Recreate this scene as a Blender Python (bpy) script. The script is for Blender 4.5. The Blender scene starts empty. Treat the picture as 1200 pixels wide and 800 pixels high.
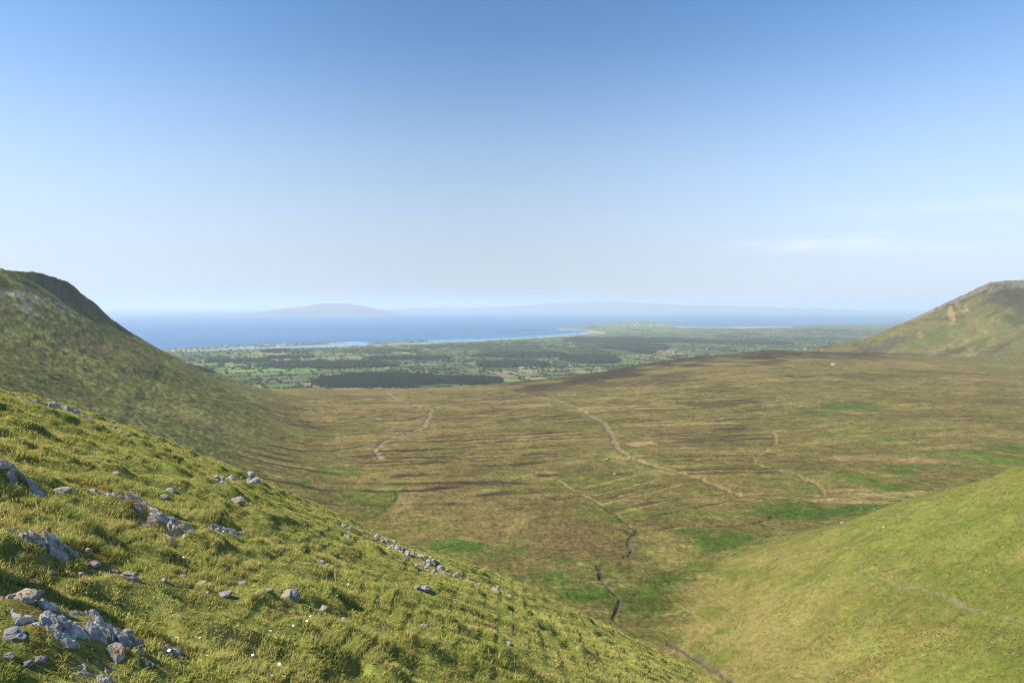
import bpy, bmesh, math, random
import numpy as np
from mathutils import Vector, noise as mnoise
R = math.radians
rng = np.random.default_rng(11)
random.seed(5)
sc = bpy.context.scene
COL = sc.collection

# ------------------------------------------------------------------ camera, sky, sun, exposure
PITCH = R(-3.0)
FPX = 800.0                                   # focal length in pixels of the 1200 px wide photograph (24 mm)
cam_d = bpy.data.cameras.new('camera'); cam = bpy.data.objects.new('camera', cam_d); COL.objects.link(cam)
cam_d.sensor_width = 36.0; cam_d.lens = 24.0
cam_d.clip_start = 0.1; cam_d.clip_end = 400000.0
cam.location = (0, 0, 0); cam.rotation_euler = (R(90) + PITCH, 0, 0)
sc.camera = cam

SUN_EL = R(47.0); SUN_AZ = R(-106.0)           # azimuth from the view direction (+Y) towards +X
world = bpy.data.worlds.new('World'); sc.world = world; world.use_nodes = True
wn = world.node_tree.nodes; wl = world.node_tree.links
bg = wn['Background']
sky = wn.new('ShaderNodeTexSky'); sky.sky_type = 'NISHITA'; sky.sun_disc = False
sky.sun_elevation = SUN_EL; sky.sun_rotation = SUN_AZ
sky.altitude = 300.0; sky.air_density = 1.0; sky.dust_density = 0.3; sky.ozone_density = 3.0
# thin cirrus low in the north-east, part of the sky
tc = wn.new('ShaderNodeTexCoord')
def wmath(op, a, b=None):
    n = wn.new('ShaderNodeMath'); n.operation = op
    for i, v in enumerate((a, b)):
        if v is None: continue
        if isinstance(v, (int, float)): n.inputs[i].default_value = v
        else: wl.new(v, n.inputs[i])
    return n.outputs[0]
def wrange(v, a, b, c, d):
    n = wn.new('ShaderNodeMapRange'); n.interpolation_type = 'SMOOTHSTEP'
    wl.new(v, n.inputs['Value'])
    for k, q in zip(('From Min', 'From Max', 'To Min', 'To Max'), (a, b, c, d)): n.inputs[k].default_value = q
    return n.outputs['Result']
sep = wn.new('ShaderNodeSeparateXYZ'); wl.new(tc.outputs['Generated'], sep.inputs[0])
mp = wn.new('ShaderNodeMapping'); wl.new(tc.outputs['Generated'], mp.inputs[0]); mp.inputs['Scale'].default_value = (3.4, 3.4, 26.0)
cn = wn.new('ShaderNodeTexNoise'); wl.new(mp.outputs[0], cn.inputs['Vector'])
cn.inputs['Scale'].default_value = 1.0; cn.inputs['Detail'].default_value = 7.0; cn.inputs['Roughness'].default_value = 0.6
cl = wrange(cn.outputs['Fac'], 0.44, 0.68, 0.0, 1.0)
band = wmath('MULTIPLY', wrange(sep.outputs['Z'], 0.055, 0.09, 0.0, 1.0), wrange(sep.outputs['Z'], 0.095, 0.14, 1.0, 0.0))
az = wrange(sep.outputs['X'], 0.2, 0.42, 0.0, 1.0)
cfac = wmath('MULTIPLY', wmath('MULTIPLY', cl, band), wmath('MULTIPLY', az, 0.36))
# clear polarised air: deeper blue overhead, a pale lavender summer horizon, lighter towards and away from the sun
hs = wn.new('ShaderNodeHueSaturation'); hs.inputs['Saturation'].default_value = 1.16; wl.new(sky.outputs[0], hs.inputs['Color'])
side = wrange(wmath('ABSOLUTE', wmath('ADD', sep.outputs['X'], 0.05)), 0.0, 0.66, 1.0, 1.24)
def wscale(c, f):
    n = wn.new('ShaderNodeVectorMath'); n.operation = 'SCALE'
    if isinstance(c, tuple): n.inputs[0].default_value = c
    else: wl.new(c, n.inputs[0])
    wl.new(f, n.inputs['Scale']); return n.outputs[0]
hmix = wn.new('ShaderNodeMix'); hmix.data_type = 'RGBA'
wl.new(wrange(sep.outputs['Z'], -0.01, 0.40, 0.95, 0.0), hmix.inputs['Factor']); wl.new(wscale(hs.outputs['Color'], wmath('MULTIPLY', side, 1.22)), hmix.inputs[6]); wl.new(wscale((4.18, 4.95, 6.05), side), hmix.inputs[7])
mixc = wn.new('ShaderNodeMix'); mixc.data_type = 'RGBA'
wl.new(cfac, mixc.inputs['Factor']); wl.new(hmix.outputs[2], mixc.inputs[6]); mixc.inputs[7].default_value = (9.0, 9.2, 9.8, 1)
wl.new(mixc.outputs[2], bg.inputs['Color'])
bg.inputs['Strength'].default_value = 0.075

sun_d = bpy.data.lights.new('sun', 'SUN'); sun = bpy.data.objects.new('sun', sun_d); COL.objects.link(sun)
sun_d.energy = 4.8; sun_d.angle = R(0.53); sun_d.color = (1.0, 0.93, 0.82)
sdir = Vector((math.sin(SUN_AZ) * math.cos(SUN_EL), math.cos(SUN_AZ) * math.cos(SUN_EL), math.sin(SUN_EL)))
sun.rotation_euler = sdir.to_track_quat('Z', 'Y').to_euler()
sun.location = sdir * 50

sc.view_settings.view_transform = 'Standard'; sc.view_settings.look = 'None'
sc.view_settings.exposure = 0.8; sc.view_settings.gamma = 1.0; sc.view_settings.use_curve_mapping = False
sc.render.engine = 'CYCLES'
sc.cycles.use_denoising = True; sc.cycles.denoising_prefilter = 'ACCURATE'; sc.cycles.filter_width = 1.1
sc.cycles.max_bounces = 6; sc.cycles.diffuse_bounces = 3; sc.cycles.volume_bounces = 2
sc.cycles.transmission_bounces = 3; sc.cycles.glossy_bounces = 2

# ------------------------------------------------------------------ helpers
def tag(o, label, cat, kind=None, group=None):
    o['label'] = label; o['category'] = cat
    if kind: o['kind'] = kind
    if group: o['group'] = group
    return o

_tab = np.random.default_rng(3).random((256, 256))
def vnoise(x, y):
    xi = np.floor(x); yi = np.floor(y); fx = x - xi; fy = y - yi
    xi = xi.astype(np.int64); yi = yi.astype(np.int64)
    fx = fx * fx * fx * (fx * (fx * 6 - 15) + 10); fy = fy * fy * fy * (fy * (fy * 6 - 15) + 10)
    x0 = xi & 255; x1 = (xi + 1) & 255; y0 = yi & 255; y1 = (yi + 1) & 255
    a = _tab[x0, y0]; b = _tab[x1, y0]; c = _tab[x0, y1]; d = _tab[x1, y1]
    return (a + (b - a) * fx) * (1 - fy) + (c + (d - c) * fx) * fy
def fbm(x, y, oct=4, gain=0.5, seed=0):
    s = np.zeros_like(x, dtype=float); amp = 1.0; tot = 0.0
    cs, sn = math.cos(0.6), math.sin(0.6)
    x = x + seed * 17.31; y = y - seed * 9.77
    for i in range(oct):
        s = s + amp * (vnoise(x, y) - 0.5); tot += amp
        x, y = (x * cs - y * sn) * 2.03 + 5.2, (x * sn + y * cs) * 2.03 + 1.3; amp *= gain
    return s / tot * 2.0                       # about -1..1
def ss(a, b, x):
    t = np.clip((x - a) / (b - a), 0, 1); return t * t * (3 - 2 * t)
def smax(a, b, k):
    h = np.clip(0.5 + 0.5 * (a - b) / k, 0, 1); return b + (a - b) * h + k * h * (1 - h)
def smin(a, b, k): return -smax(-a, -b, k)
def lerp(a, b, t): return a + (b - a) * t

CP, SP = math.cos(PITCH), math.sin(PITCH)
def ray(u, v):
    xc = (u - 600.0) / FPX; yc = (400.0 - v) / FPX
    return np.array((xc, CP - yc * SP, SP + yc * CP))
def at_y(u, v, Y):
    d = ray(u, v); return d * (Y / d[1])
def at_z(u, v, Z):
    d = ray(u, v); return d * (Z / d[2])
def project(x, y, z):                          # map position -> pixel of the photograph
    f = y * CP + z * SP; up = -y * SP + z * CP
    return 600 + FPX * x / f, 400 - FPX * up / f

def mesh_obj(name, verts, faces, mat, smooth=True, col=None, parent=None):
    """faces: (n,3) or (n,4) int array"""
    verts = np.asarray(verts, dtype=np.float32); faces = np.asarray(faces, dtype=np.int32)
    me = bpy.data.meshes.new(name)
    n, k = faces.shape
    me.vertices.add(len(verts)); me.vertices.foreach_set('co', verts.ravel())
    me.loops.add(n * k); me.loops.foreach_set('vertex_index', faces.ravel())
    me.polygons.add(n); me.polygons.foreach_set('loop_start', np.arange(0, n * k, k, dtype=np.int32))
    me.polygons.foreach_set('use_smooth', np.full(n, smooth))
    if col is not None:
        a = me.color_attributes.new('Col', 'FLOAT_COLOR', 'POINT')
        c4 = np.ones((len(verts), 4), dtype=np.float32); c4[:, :3] = col
        a.data.foreach_set('color', c4.ravel())
    me.update(calc_edges=True); me.validate()
    if mat: me.materials.append(mat)
    o = bpy.data.objects.new(name, me); COL.objects.link(o)
    if parent: o.parent = parent
    return o
def grid_faces(nr, nc):
    i = np.arange(nr * nc).reshape(nr, nc)
    return np.stack((i[:-1, :-1], i[:-1, 1:], i[1:, 1:], i[1:, :-1]), -1).reshape(-1, 4)
def sub_mesh(verts, faces, col):
    used = np.unique(faces); remap = np.zeros(len(verts), dtype=np.int64); remap[used] = np.arange(len(used))
    return verts[used], remap[faces], col[used]

class NT:
    def __init__(self, name):
        self.m = bpy.data.materials.new(name); self.m.use_nodes = True
        self.n = self.m.node_tree.nodes; self.l = self.m.node_tree.links
        self.b = self.n['Principled BSDF']; self.out = self.n['Material Output']
    def noise(self, scale, detail=4, rough=0.55, vec=None, dist=0.0):
        n = self.n.new('ShaderNodeTexNoise'); n.inputs['Scale'].default_value = scale
        n.inputs['Detail'].default_value = detail; n.inputs['Roughness'].default_value = rough; n.inputs['Distortion'].default_value = dist
        if vec is None: vec = self.coord()
        self.l.new(vec, n.inputs['Vector']); return n.outputs['Fac']
    def coord(self):
        if not hasattr(self, '_c'): self._c = self.n.new('ShaderNodeTexCoord').outputs['Object']
        return self._c
    def rng(self, v, a, b, c, d):
        n = self.n.new('ShaderNodeMapRange'); self.l.new(v, n.inputs['Value'])
        for k, q in zip(('From Min', 'From Max', 'To Min', 'To Max'), (a, b, c, d)): n.inputs[k].default_value = q
        return n.outputs['Result']
    def mix(self, f, a, b, mode='MIX'):
        n = self.n.new('ShaderNodeMix'); n.data_type = 'RGBA'; n.blend_type = mode
        for s, v in ((n.inputs['Factor'], f), (n.inputs[6], a), (n.inputs[7], b)):
            if isinstance(v, (int, float)): s.default_value = v
            elif isinstance(v, tuple): s.default_value = (*v, 1)
            else: self.l.new(v, s)
        return n.outputs[2]
    def math(self, op, a, b):
        n = self.n.new('ShaderNodeMath'); n.operation = op
        for i, v in enumerate((a, b)):
            if isinstance(v, (int, float)): n.inputs[i].default_value = v
            else: self.l.new(v, n.inputs[i])
        return n.outputs[0]
    def bump(self, h, strength, dist):
        n = self.n.new('ShaderNodeBump'); n.inputs['Strength'].default_value = strength; n.inputs['Distance'].default_value = dist
        self.l.new(h, n.inputs['Height']); self.l.new(n.outputs[0], self.b.inputs['Normal'])
    def attr(self):
        a = self.n.new('ShaderNodeAttribute'); a.attribute_name = 'Col'; return a.outputs['Color']
    def base(self, c, rough=0.9, spec=0.1):
        if isinstance(c, tuple): self.b.inputs['Base Color'].default_value = (*c, 1)
        else: self.l.new(c, self.b.inputs['Base Color'])
        self.b.inputs['Roughness'].default_value = rough; self.b.inputs['Specular IOR Level'].default_value = spec
        return self.m

def ground_material(name, scales, amp, bump=None):
    t = NT(name); c = t.attr()
    for s, a in zip(scales, amp):
        f = t.noise(s, 5, 0.6)
        g = t.rng(f, 0.3, 0.7, 1 - a, 1 + a)
        n = t.n.new('ShaderNodeVectorMath'); n.operation = 'SCALE'
        t.l.new(c, n.inputs[0]); t.l.new(g, n.inputs['Scale']); c = n.outputs[0]
    if bump: t.bump(t.noise(bump[0], 6, 0.65), bump[1], bump[2])
    return t.base(c, 1.0, 0.0)

M_moor = ground_material('moor_grass', (0.006, 0.05, 0.22, .6), (0.18, 0.28, 0.38, .3), (0.25, 1.0, 2.2))
M_spur = ground_material('spur_grass', (0.006, 0.05, 0.35, 1.3), (0.05, 0.08, 0.22, .28), (0.4, 1.0, 0.8))
M_lhill = ground_material('rough_hill_grass', (0.01, 0.06, 0.2), (0.15, 0.3, 0.3), (0.16, 0.7, 1.2))
M_plain = ground_material('farmland', (0.004, 0.02), (0.15, 0.15))
M_turf = ground_material('turf_soil', (1.3, 9.0, 40.0), (0.25, 0.35, 0.3), (30.0, 0.7, 0.03))
t = NT('sea_water')
mpn = t.n.new('ShaderNodeMapping'); t.l.new(t.coord(), mpn.inputs[0]); mpn.inputs['Scale'].default_value = (.35, 1.0, 1.0); mpn.inputs['Rotation'].default_value = (0, 0, .25)
f = t.noise(0.0004, 6, 0.6, mpn.outputs[0])
t.base(t.mix(t.rng(f, 0.35, 0.65, 0, 1), (0.006, 0.080, 0.20), (0.018, 0.13, 0.29)), 0.45, 0.25); M_sea = t.m
t = NT('lagoon_water'); t.base((0.16, 0.27, 0.38), 0.4, 0.3); M_lagoon = t.m
t = NT('shallow_water'); t.base((0.06, 0.24, 0.34), 0.4, 0.3); M_shallow = t.m

# ------------------------------------------------------------------ the lie of the land
SEA = -430.0
RIM = [(-300, 340), (-100, 412), (0, 450), (100, 477), (200, 511), (275, 540), (328, 566), (380, 588), (427, 611), (477, 632), (542, 651), (600, 671), (660, 700), (735, 738), (800, 771), (850, 797), (950, 850)]
_r = [ray(*q) for q in RIM]                     # the brow of the slope
RIM_T = np.array([d[0] / d[1] for d in _r])
RIM_D = np.array([-d[2] / d[1] for d in _r]) - (0.42 * RIM_T + 0.313 + 2 * math.sqrt(2.4 * 0.00119)) + 0.012
RIM_D = np.convolve(np.interp(np.linspace(-1.2, .5, 341), RIM_T, RIM_D), np.ones(17) / 17, 'same')[20:-20]; RIM_T = np.linspace(-1.2, .5, 341)[20:-20]
def FG0(x, y):                                  # the hillside the camera stands on, without hummocks
    w = -np.interp(x / np.maximum(y, 1), RIM_T, RIM_D) * y * ss(10, 36, y)
    return -2.4 - 0.42 * x - 0.313 * y - 0.00119 * y * y + w
LX = [(-260, 318, 700), (-150, 314, 1000), (-60, 314, 1100), (0, 316, 1200), (40, 319, 1350), (75, 328, 1480), (100, 347, 1580), (120, 364, 1650), (137, 378, 1720),
      (170, 401, 1880), (200, 420, 2020), (215, 424, 2100), (240, 430, 2200), (262, 440, 2290), (290, 450, 2380), (300, 455, 2430)]
LP = np.array([at_y(*q) for q in LX])
LY = np.concatenate(([100, 400], LP[:, 1])); LXC = np.concatenate(([-560, -720], LP[:, 0])); LZ = np.concatenate(([60, 62], LP[:, 2]))
FY = np.array([100, 300, 450, 700, 1000, 1315, 2010, 2380, 2450]); FX = np.array([-55, -80, -95, -155, -245, -350, -605, -845, -870.])
RU = [(960, 406), (1010, 398), (1035, 388), (1060, 378), (1085, 370), (1110, 360), (1135, 347), (1155, 338.5), (1158, 331), (1180, 329), (1200, 328), (1300, 322), (1450, 318)]
RP = np.array([at_y(u, v, 3300) for u, v in RU])
def moor0(x, y):
    rise = np.interp(x, [-1500, -400, -120, 312, 675, 1087, 1640, 2475, 4000], [0, 0, 12, 62, 111, 130, 108, 92, 92])
    return -187 - 0.043 * y + rise * ss(600, 3400, y)
def lip(x):
    return np.interp(x, [-3000, -1500, -900, -400, -120, 312, 675, 1087, 1640, 2200, 4000], [2500, 2450, 2330, 2300, 2350, 2500, 2700, 2900, 3200, 3500, 3900.])
def poly_mask(poly, u, v):
    p = np.array(poly); inside = np.zeros(u.shape, bool); j = len(p) - 1
    for i in range(len(p)):
        c = ((p[i, 1] > v) != (p[j, 1] > v)) & (u < (p[j, 0] - p[i, 0]) * (v - p[i, 1]) / (p[j, 1] - p[i, 1] + 1e-12) + p[i, 0])
        inside ^= c; j = i
    return inside
# coast outlines, drawn as a chart of the sea-level plane
LAND = [(-400, 470), (-300, 416), (100, 415), (200, 414.6), (250, 412.2), (300, 410.2), (345, 408.6), (390, 407.4), (440, 405.4), (500, 403.2), (505, 401.6), (520, 401), (560, 398.6), (600, 396.6),
        (640, 394.6), (680, 391.4), (692, 389.6), (688, 386.8), (672, 386.4), (655, 386.2), (652, 385.4), (680, 382.6), (700, 381), (720, 379.2), (745, 377.6), (770, 378), (790, 380.2), (796, 382.4), (850, 383.4),
        (925, 382), (990, 380), (1050, 378.2), (1150, 377), (1500, 376), (1600, 470)]
SPIT = [(100, 413), (186, 411.4), (230, 408.6), (262, 407), (300, 405.2), (330, 403.6), (380, 402.2), (404, 400.6), (405, 401.6), (380, 403.4), (330, 405.6), (300, 407), (250, 408.8), (200, 412), (100, 414)]
ISLE = [(430, 402.6), (450, 400.2), (480, 399.2), (498, 399.6), (504, 401), (480, 402.2), (450, 403.2), (434, 403.8)]
REEF = [(606, 386.6), (640, 385.9), (640, 386.6), (606, 387.2)]
def chart(x, y): return project(x, y, SEA + 2)
def plain0(x, y):
    u, v = chart(x, np.maximum(y, 2500))
    wob = fbm(x / 300, y / 900, 3, 0.5, 4) * 0.35
    land = poly_mask(LAND, u, v + wob) | poly_mask(SPIT, u, v + wob * 0.6) | poly_mask(ISLE, u, v + wob * 0.6) | poly_mask(REEF, u, v)
    h = SEA + 6 + 24 * np.clip((8000 - y) / 4500, 0, 1) + 5 * fbm(x / 700, y / 700, 3, 0.5, 2)
    h = h + 34 * np.exp(-(((u - 752) / 32) ** 2)) * ss(13500, 16500, y) * (y < 30000)
    h = h + 5 * poly_mask(SPIT, u, v + wob * 0.6)
    return np.where(land, np.maximum(h, SEA + 2.5), SEA - 8)
def spur0(x, y):
    z1 = -171.4 + 0.466 * x - 0.215 * y; z2 = -214 + 0.292 * (x - 230) - 0.5125 * (y - 590)
    return smin(z1, z2, 30) + 5
def lefthill0(x, y, zm):
    xc = np.interp(y, LY, LXC); zc = np.interp(y, LY, LZ); xf = np.interp(y, FY, FX)
    s = (xf - x) / (xf - xc)
    top = 30 * ss(1260, 1420, y) * ss(1800, 1640, y) + 12 * ss(2060, 2100, y) * ss(2260, 2200, y)   # crags just under the rim
    s1 = np.clip(s, 0, 1)
    P = s1 ** 1.5
    z = zm + (zc - top - zm) * np.minimum(P, 1.0)
    d = (xf - xc) * (1 - s1)                    # metres to the rim
    z = z + top * ss(17, 0, d + 5 * fbm(x / 60, y / 60, 2, 0.5, 8))
    return np.where(s > 1, zc + 0.015 * np.minimum((s - 1) * (xf - xc), 400), z), s
def righthill0(x, y):
    zr = np.interp(x, RP[:, 0], RP[:, 2], left=-600)
    zr = np.where(x < RP[0, 0], RP[0, 2] - 0.3 * (RP[0, 0] - x), zr)
    d = 3300 - y
    zr_s = np.interp(x + 0.25 * np.maximum(d - 60, 0), RP[:, 0], RP[:, 2] - 22 * (RP[:, 0] > 2290))
    zr_s = np.where(x < RP[0, 0], zr_s - 0.3 * (RP[0, 0] - x), zr_s)
    face = zr_s - 0.30 * d + 10 * fbm(x / 260, y / 260, 4, 0.55, 21)
    cap = ss(60, 20, d) * (x > 2275)
    return np.where(d > 0, lerp(face, np.maximum(zr, face), cap), zr + 0.30 * d)
CARVES = []                                     # (polyline world xy, half width, depth)
def polydist(x, y, P):
    best = np.full(x.shape, 1e9)
    for (x0, y0), (x1, y1) in zip(P[:-1], P[1:]):
        m = 40.0
        k = (x > min(x0, x1) - m) & (x < max(x0, x1) + m) & (y > min(y0, y1) - m) & (y < max(y0, y1) + m)
        if not k.any(): continue
        dx, dy = x1 - x0, y1 - y0; L = dx * dx + dy * dy + 1e-9
        t = np.clip(((x[k] - x0) * dx + (y[k] - y0) * dy) / L, 0, 1)
        best[k] = np.minimum(best[k], np.hypot(x[k] - x0 - t * dx, y[k] - y0 - t * dy))
    return best
def H(x, y, detail=True, carve=True):
    """height of the country beyond the hillside, and which landform each point belongs to"""
    x = np.asarray(x, float); y = np.asarray(y, float)
    zm = moor0(x, y)
    zl, s = lefthill0(x, y, zm)
    zl = np.where((s > 0) & (y < 2440), zl, -5000.)
    zr = righthill0(x, y)
    zs = spur0(x, y)
    zf = FG0(x, y)
    d = np.maximum(y - lip(x), 0)
    drop = 0.26 * d * ss(0, 250, d)
    m = zm - drop
    z = np.maximum(m, zl - drop * (y < 2440))
    z = smax(z, zr, 6)
    z = smax(z, zs, 18)
    z = smax(z, zf, 9)
    zp = plain0(x, y)
    land = z
    cls = np.zeros(x.shape, int)
    cls[(s > 0.10) & (y < 2440) & (zl > zm + 2)] = 1
    cls[(zr > m + 3) & (y > 1500)] = 2
    cls[(zs > m) & (zs > zf - 1) & (y < 1000)] = 3
    cls[(zf > zs) & (zf > m) & (y < 600)] = 5
    z = np.maximum(z, zp)
    cls[zp >= land - 0.01] = 4
    if detail:
        inl = (cls != 4) * 1.0
        w1 = ss(.03, .3, s) * (zl > -4000) * ss(2440, 2300, y); w2 = ss(0, 14, zr - m) * (y > 1500)
        zh = np.maximum(zs, zf); w3 = ss(-3, 5, zh - m) * (y < 1100); w0 = (1 - w1) * (1 - w2) * (1 - w3)
        z = z + inl * w0 * fbm(x / 330, y / 330, 3, 0.5, 1) * 5 * ss(500, 1200, y)
        tus = fbm(x / 3.2, y / 3.2, 3, 0.6, 13)
        z = z + inl * w1 * (fbm(x / 55, y / 55, 4, 0.6, 6) * 4.5 + fbm(x / 9, y / 9, 3, 0.6, 7) * 1.6 + tus * .7)
        z = z + inl * w2 * fbm(x / 40, y / 40, 4, 0.6, 9) * 5.0
        z = z + inl * w3 * (tus * 0.8 + fbm(x / 28, y / 28, 3, 0.5, 14) * 1.6 + fbm((x + y * 0.4) / 40, (y - x * 0.5) / 6, 3, 0.5, 19) * 1.3 + fbm((x + y * 0.55) / 130, (y - x * 0.6) / 28, 3, 0.5, 18) * 3.0)
        z = z + inl * w0 * (fbm(x / 14, y / 14, 3, 0.6, 15) * 1.2 + tus * 0.6)
        # banks and drains of the old peat cuttings, running across the bog
        st = stripes(x, y)
        z = z - np.where(cls == 0, st * 1.4, 0)
    if carve:
        for P, w, dep in CARVES:
            dd = polydist(x, y, P)
            z = z - dep * ss(w * 1.6, w * 0.5, dd) * (cls != 4)
    return z, cls
def bogmask(x, y):
    return ss(-0.3, 0.1, fbm(x / 350, y / 350, 2, 0.5, 33) + 0.2) * ss(700, 800, y) * ss(2350, 2000, y) * ss(-520, -380, x + 0.2 * (y - 900)) * ss(.42, .30, x / y + .08 * fbm(x / 120, y / 120, 2, .5, 37))
def drains(x, y):
    """broken parallel peat drains with a pale bank on one side"""
    q = (y - 0.17 * x + fbm(x / 420, y / 420, 2, 0.5, 31) * 70) / 38.0 + 0.3 * fbm(x / 70, y / 70, 2, 0.5, 35)
    row = np.floor(q); fr = q - row
    on = ss(-0.12, 0.08, fbm(x / 150 + row * 7.31, row * 3.17, 3, 0.5, 32))
    m = bogmask(x, y) * on
    return ss(0.26, 0.10, np.abs(fr - 0.3)) * m, ss(0.2, 0.08, np.abs(fr - 0.62)) * m * ss(-.1, .2, fbm(x / 90 - row * 3.3, row * 5.1, 2, .5, 36))
def stripes(x, y): return drains(x, y)[0]

def cast(u, v, detail=False, y0=1.0, y1=30000.0):
    """the point of the land seen at a spot of the chart (u, v)"""
    d = ray(u, v); ys = np.geomspace(y0, y1, 3000)
    X = d[0] / d[1] * ys; Z = d[2] / d[1] * ys
    zz = np.where(ys < 110, FG0(X, ys), H(X, ys, detail, False)[0])
    k = np.nonzero(zz > Z)[0]
    k = k[0] if len(k) else len(ys) - 1
    k = max(k, 1)
    a, b = zz[k - 1] - Z[k - 1], zz[k] - Z[k]
    f = a / (a - b + 1e-12); Y = ys[k - 1] + (ys[k] - ys[k - 1]) * min(max(f, 0), 1)
    return np.array((d[0] / d[1] * Y, Y, d[2] / d[1] * Y))
def cast_line(px, sub=3, jit=0.0, far=True):
    out = [cast(u, v, False, 115.0 if far else 1.0) for u, v in px]
    pts = []
    for a, b in zip(out[:-1], out[1:]):
        for k in range(sub): pts.append(a + (b - a) * k / sub)
    pts.append(out[-1]); pts = np.array(pts)
    if jit:
        r = np.random.default_rng(len(px)); pts[1:-1, :2] += r.normal(0, jit, (len(pts) - 2, 2))
    return pts[:, :2]

# water courses and tracks on the chart
STREAM_A = cast_line([(452, 459), (463, 466), (480, 472), (505, 479), (503, 486), (500, 492), (496, 499), (487, 503), (474, 508), (463, 511), (452, 516), (444, 522), (440, 527), (443, 533), (448, 539)], 3, 1.5)
STREAM_B = cast_line([(588, 457), (615, 462), (640, 466), (660, 471), (680, 479), (697, 487), (709, 496), (715, 505), (719, 515), (725, 525), (736, 534), (752, 540), (772, 546), (800, 553), (826, 562), (850, 573), (866, 580)], 3, 2.0)
STREAM_C = cast_line([(1000, 598), (975, 600), (950, 602), (925, 604), (905, 606), (890, 611), (876, 614), (850, 616), (800, 616), (780, 618), (760, 620), (748, 622), (738, 629), (736, 637), (741, 645), (738, 650), (722, 655), (706, 658), (702, 665), (704, 678)], 3, 0.8)
STREAM_D = cast_line([(704, 678), (716, 690), (727, 702), (724, 712), (719, 724), (727, 731), (736, 737)], 3, 0.3)
STREAM_D2 = cast_line([(783, 752), (792, 757), (804, 764), (814, 770), (824, 775), (836, 782), (852, 793), (870, 806)], 3, 0.3)
STREAM_E = cast_line([(905, 505), (908, 512), (905, 520), (896, 526), (886, 533), (884, 540), (900, 547), (925, 552), (945, 560), (958, 568), (965, 578)], 3, 2.0)
STREAM_F = cast_line([(466, 572), (463, 588), (452, 597), (440, 606)], 3, 1.0)
DITCH = cast_line([(660, 566), (676, 575), (694, 585), (708, 593), (722, 603), (734, 612), (745, 621)], 3, 0.5)
_rl = random.Random(21); BANDS = []
for k in range(13):                             # peat banks left of the central stream
    v0 = 470 + 6.0 * k + _rl.uniform(-1.5, 1.5); ua = _rl.uniform(330, 520); ub = ua + _rl.uniform(60, 190)
    BANDS.append(([(ua, v0 + 3), ((ua + ub) / 2, v0 + _rl.uniform(-.6, .6)), (ub, v0 - 3 - .02 * (ub - ua))], k % 3))
for k in range(14):                             # and right of it
    v0 = 486 + 5.2 * k + _rl.uniform(-1.2, 1.2); ua = max(725 + 6 * max(0, k - 6) * 2, _rl.uniform(725, 800)); ub = min(905, ua + _rl.uniform(60, 150))
    BANDS.append(([(ua, v0 + .5), ((ua + ub) / 2, v0 + _rl.uniform(-.5, .5)), (ub, v0 - .8)], k % 3))
BANDS = [(cast_line(q, 4, 1.2), c) for q, c in BANDS]
STRIP_D = [cast_line(q, 4, .8) for q in ([(662, 565), (700, 559), (748, 552)], [(705, 584), (740, 575), (775, 567)], [(718, 597), (760, 590), (800, 584), (862, 576)], [(738, 611), (790, 600), (850, 588)], [(690, 573), (720, 566)])]
STRIP_P = [cast_line(q, 4, .8) for q in ([(683, 571), (745, 556)], [(697, 580), (770, 561)], [(708, 590), (800, 567)], [(724, 601), (780, 588)], [(655, 562), (676, 576), (706, 590)])]
TRACK = cast_line([(1000, 437), (1012, 440), (1030, 443), (1060, 445), (1100, 446), (1140, 447), (1195, 449), (1260, 452)], 3, 1.0)
FOOT = cast_line([(1002, 664), (1012, 672), (1035, 680), (1060, 687), (1078, 688), (1100, 697), (1130, 707), (1155, 716), (1180, 724), (1210, 732), (1260, 745)], 4, 0.3)
GULLY = cast_line([(186, 416), (190, 428), (188, 440), (178, 452), (170, 460), (160, 472), (152, 487), (146, 500)], 4, 1.5)
TERR = [cast_line(q, 4, 4) for q in ([(1096, 365), (1120, 363), (1140, 360), (1165, 352), (1195, 346)], [(1108, 357), (1130, 352), (1160, 338), (1196, 337)], [(1150, 374), (1175, 363), (1198, 352)], [(1085, 374), (1110, 372), (1128, 370)])]
CARVES += [(GULLY, 5.0, .9)] + [(P_, 7.0, 4.0) for P_ in TERR] + [(STREAM_A, 4.0, 2.0), (STREAM_B, 3.6, 2.2), (STREAM_C, 1.6, 1.7), (STREAM_D, 1.1, 1.6), (STREAM_D2, 1.1, 1.3), (STREAM_E, 3.0, 2.0), (STREAM_F, 2.0, 1.0), (DITCH, 1.6, 1.3), (FOOT, 0.9, 0.25)]

def cast_plain(u, v):
    return at_z(u, v, SEA + 18)
def blob(x, y, u, v, ru, rv, soft=0.5, seed=0, far=115.0):
    """an irregular patch of ground centred on the chart spot (u, v)"""
    f_ = cast_plain if far > 2000 else (lambda a, b: cast(a, b, False, far))
    c = f_(u, v); n = f_(u, v - rv); s = f_(u, v + rv)
    rx = ru * c[1] / FPX; ry = max(abs(n[1] - s[1]) * 0.5, rx * 0.12)
    k = (np.abs(x - c[0]) < rx * 2) & (np.abs(y - c[1]) < ry * 2)
    out = np.zeros(x.shape)
    xx, yy = x[k], y[k]
    nx = fbm(xx / rx * 1.6, yy / ry * 1.6, 5, 0.62, 40 + seed) * 1.0 + .12
    r = np.hypot((xx - c[0]) / rx, (yy - c[1]) / ry) + nx
    out[k] = ss(1.0 + soft * 0.5, 1.0 - soft * 0.5, r) * (.74 + .26 * ss(-.45, .1, fbm(xx / (rx * .16 + 2), yy / (ry * .2 + 2), 4, .65, 90 + seed)))
    return out

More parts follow.
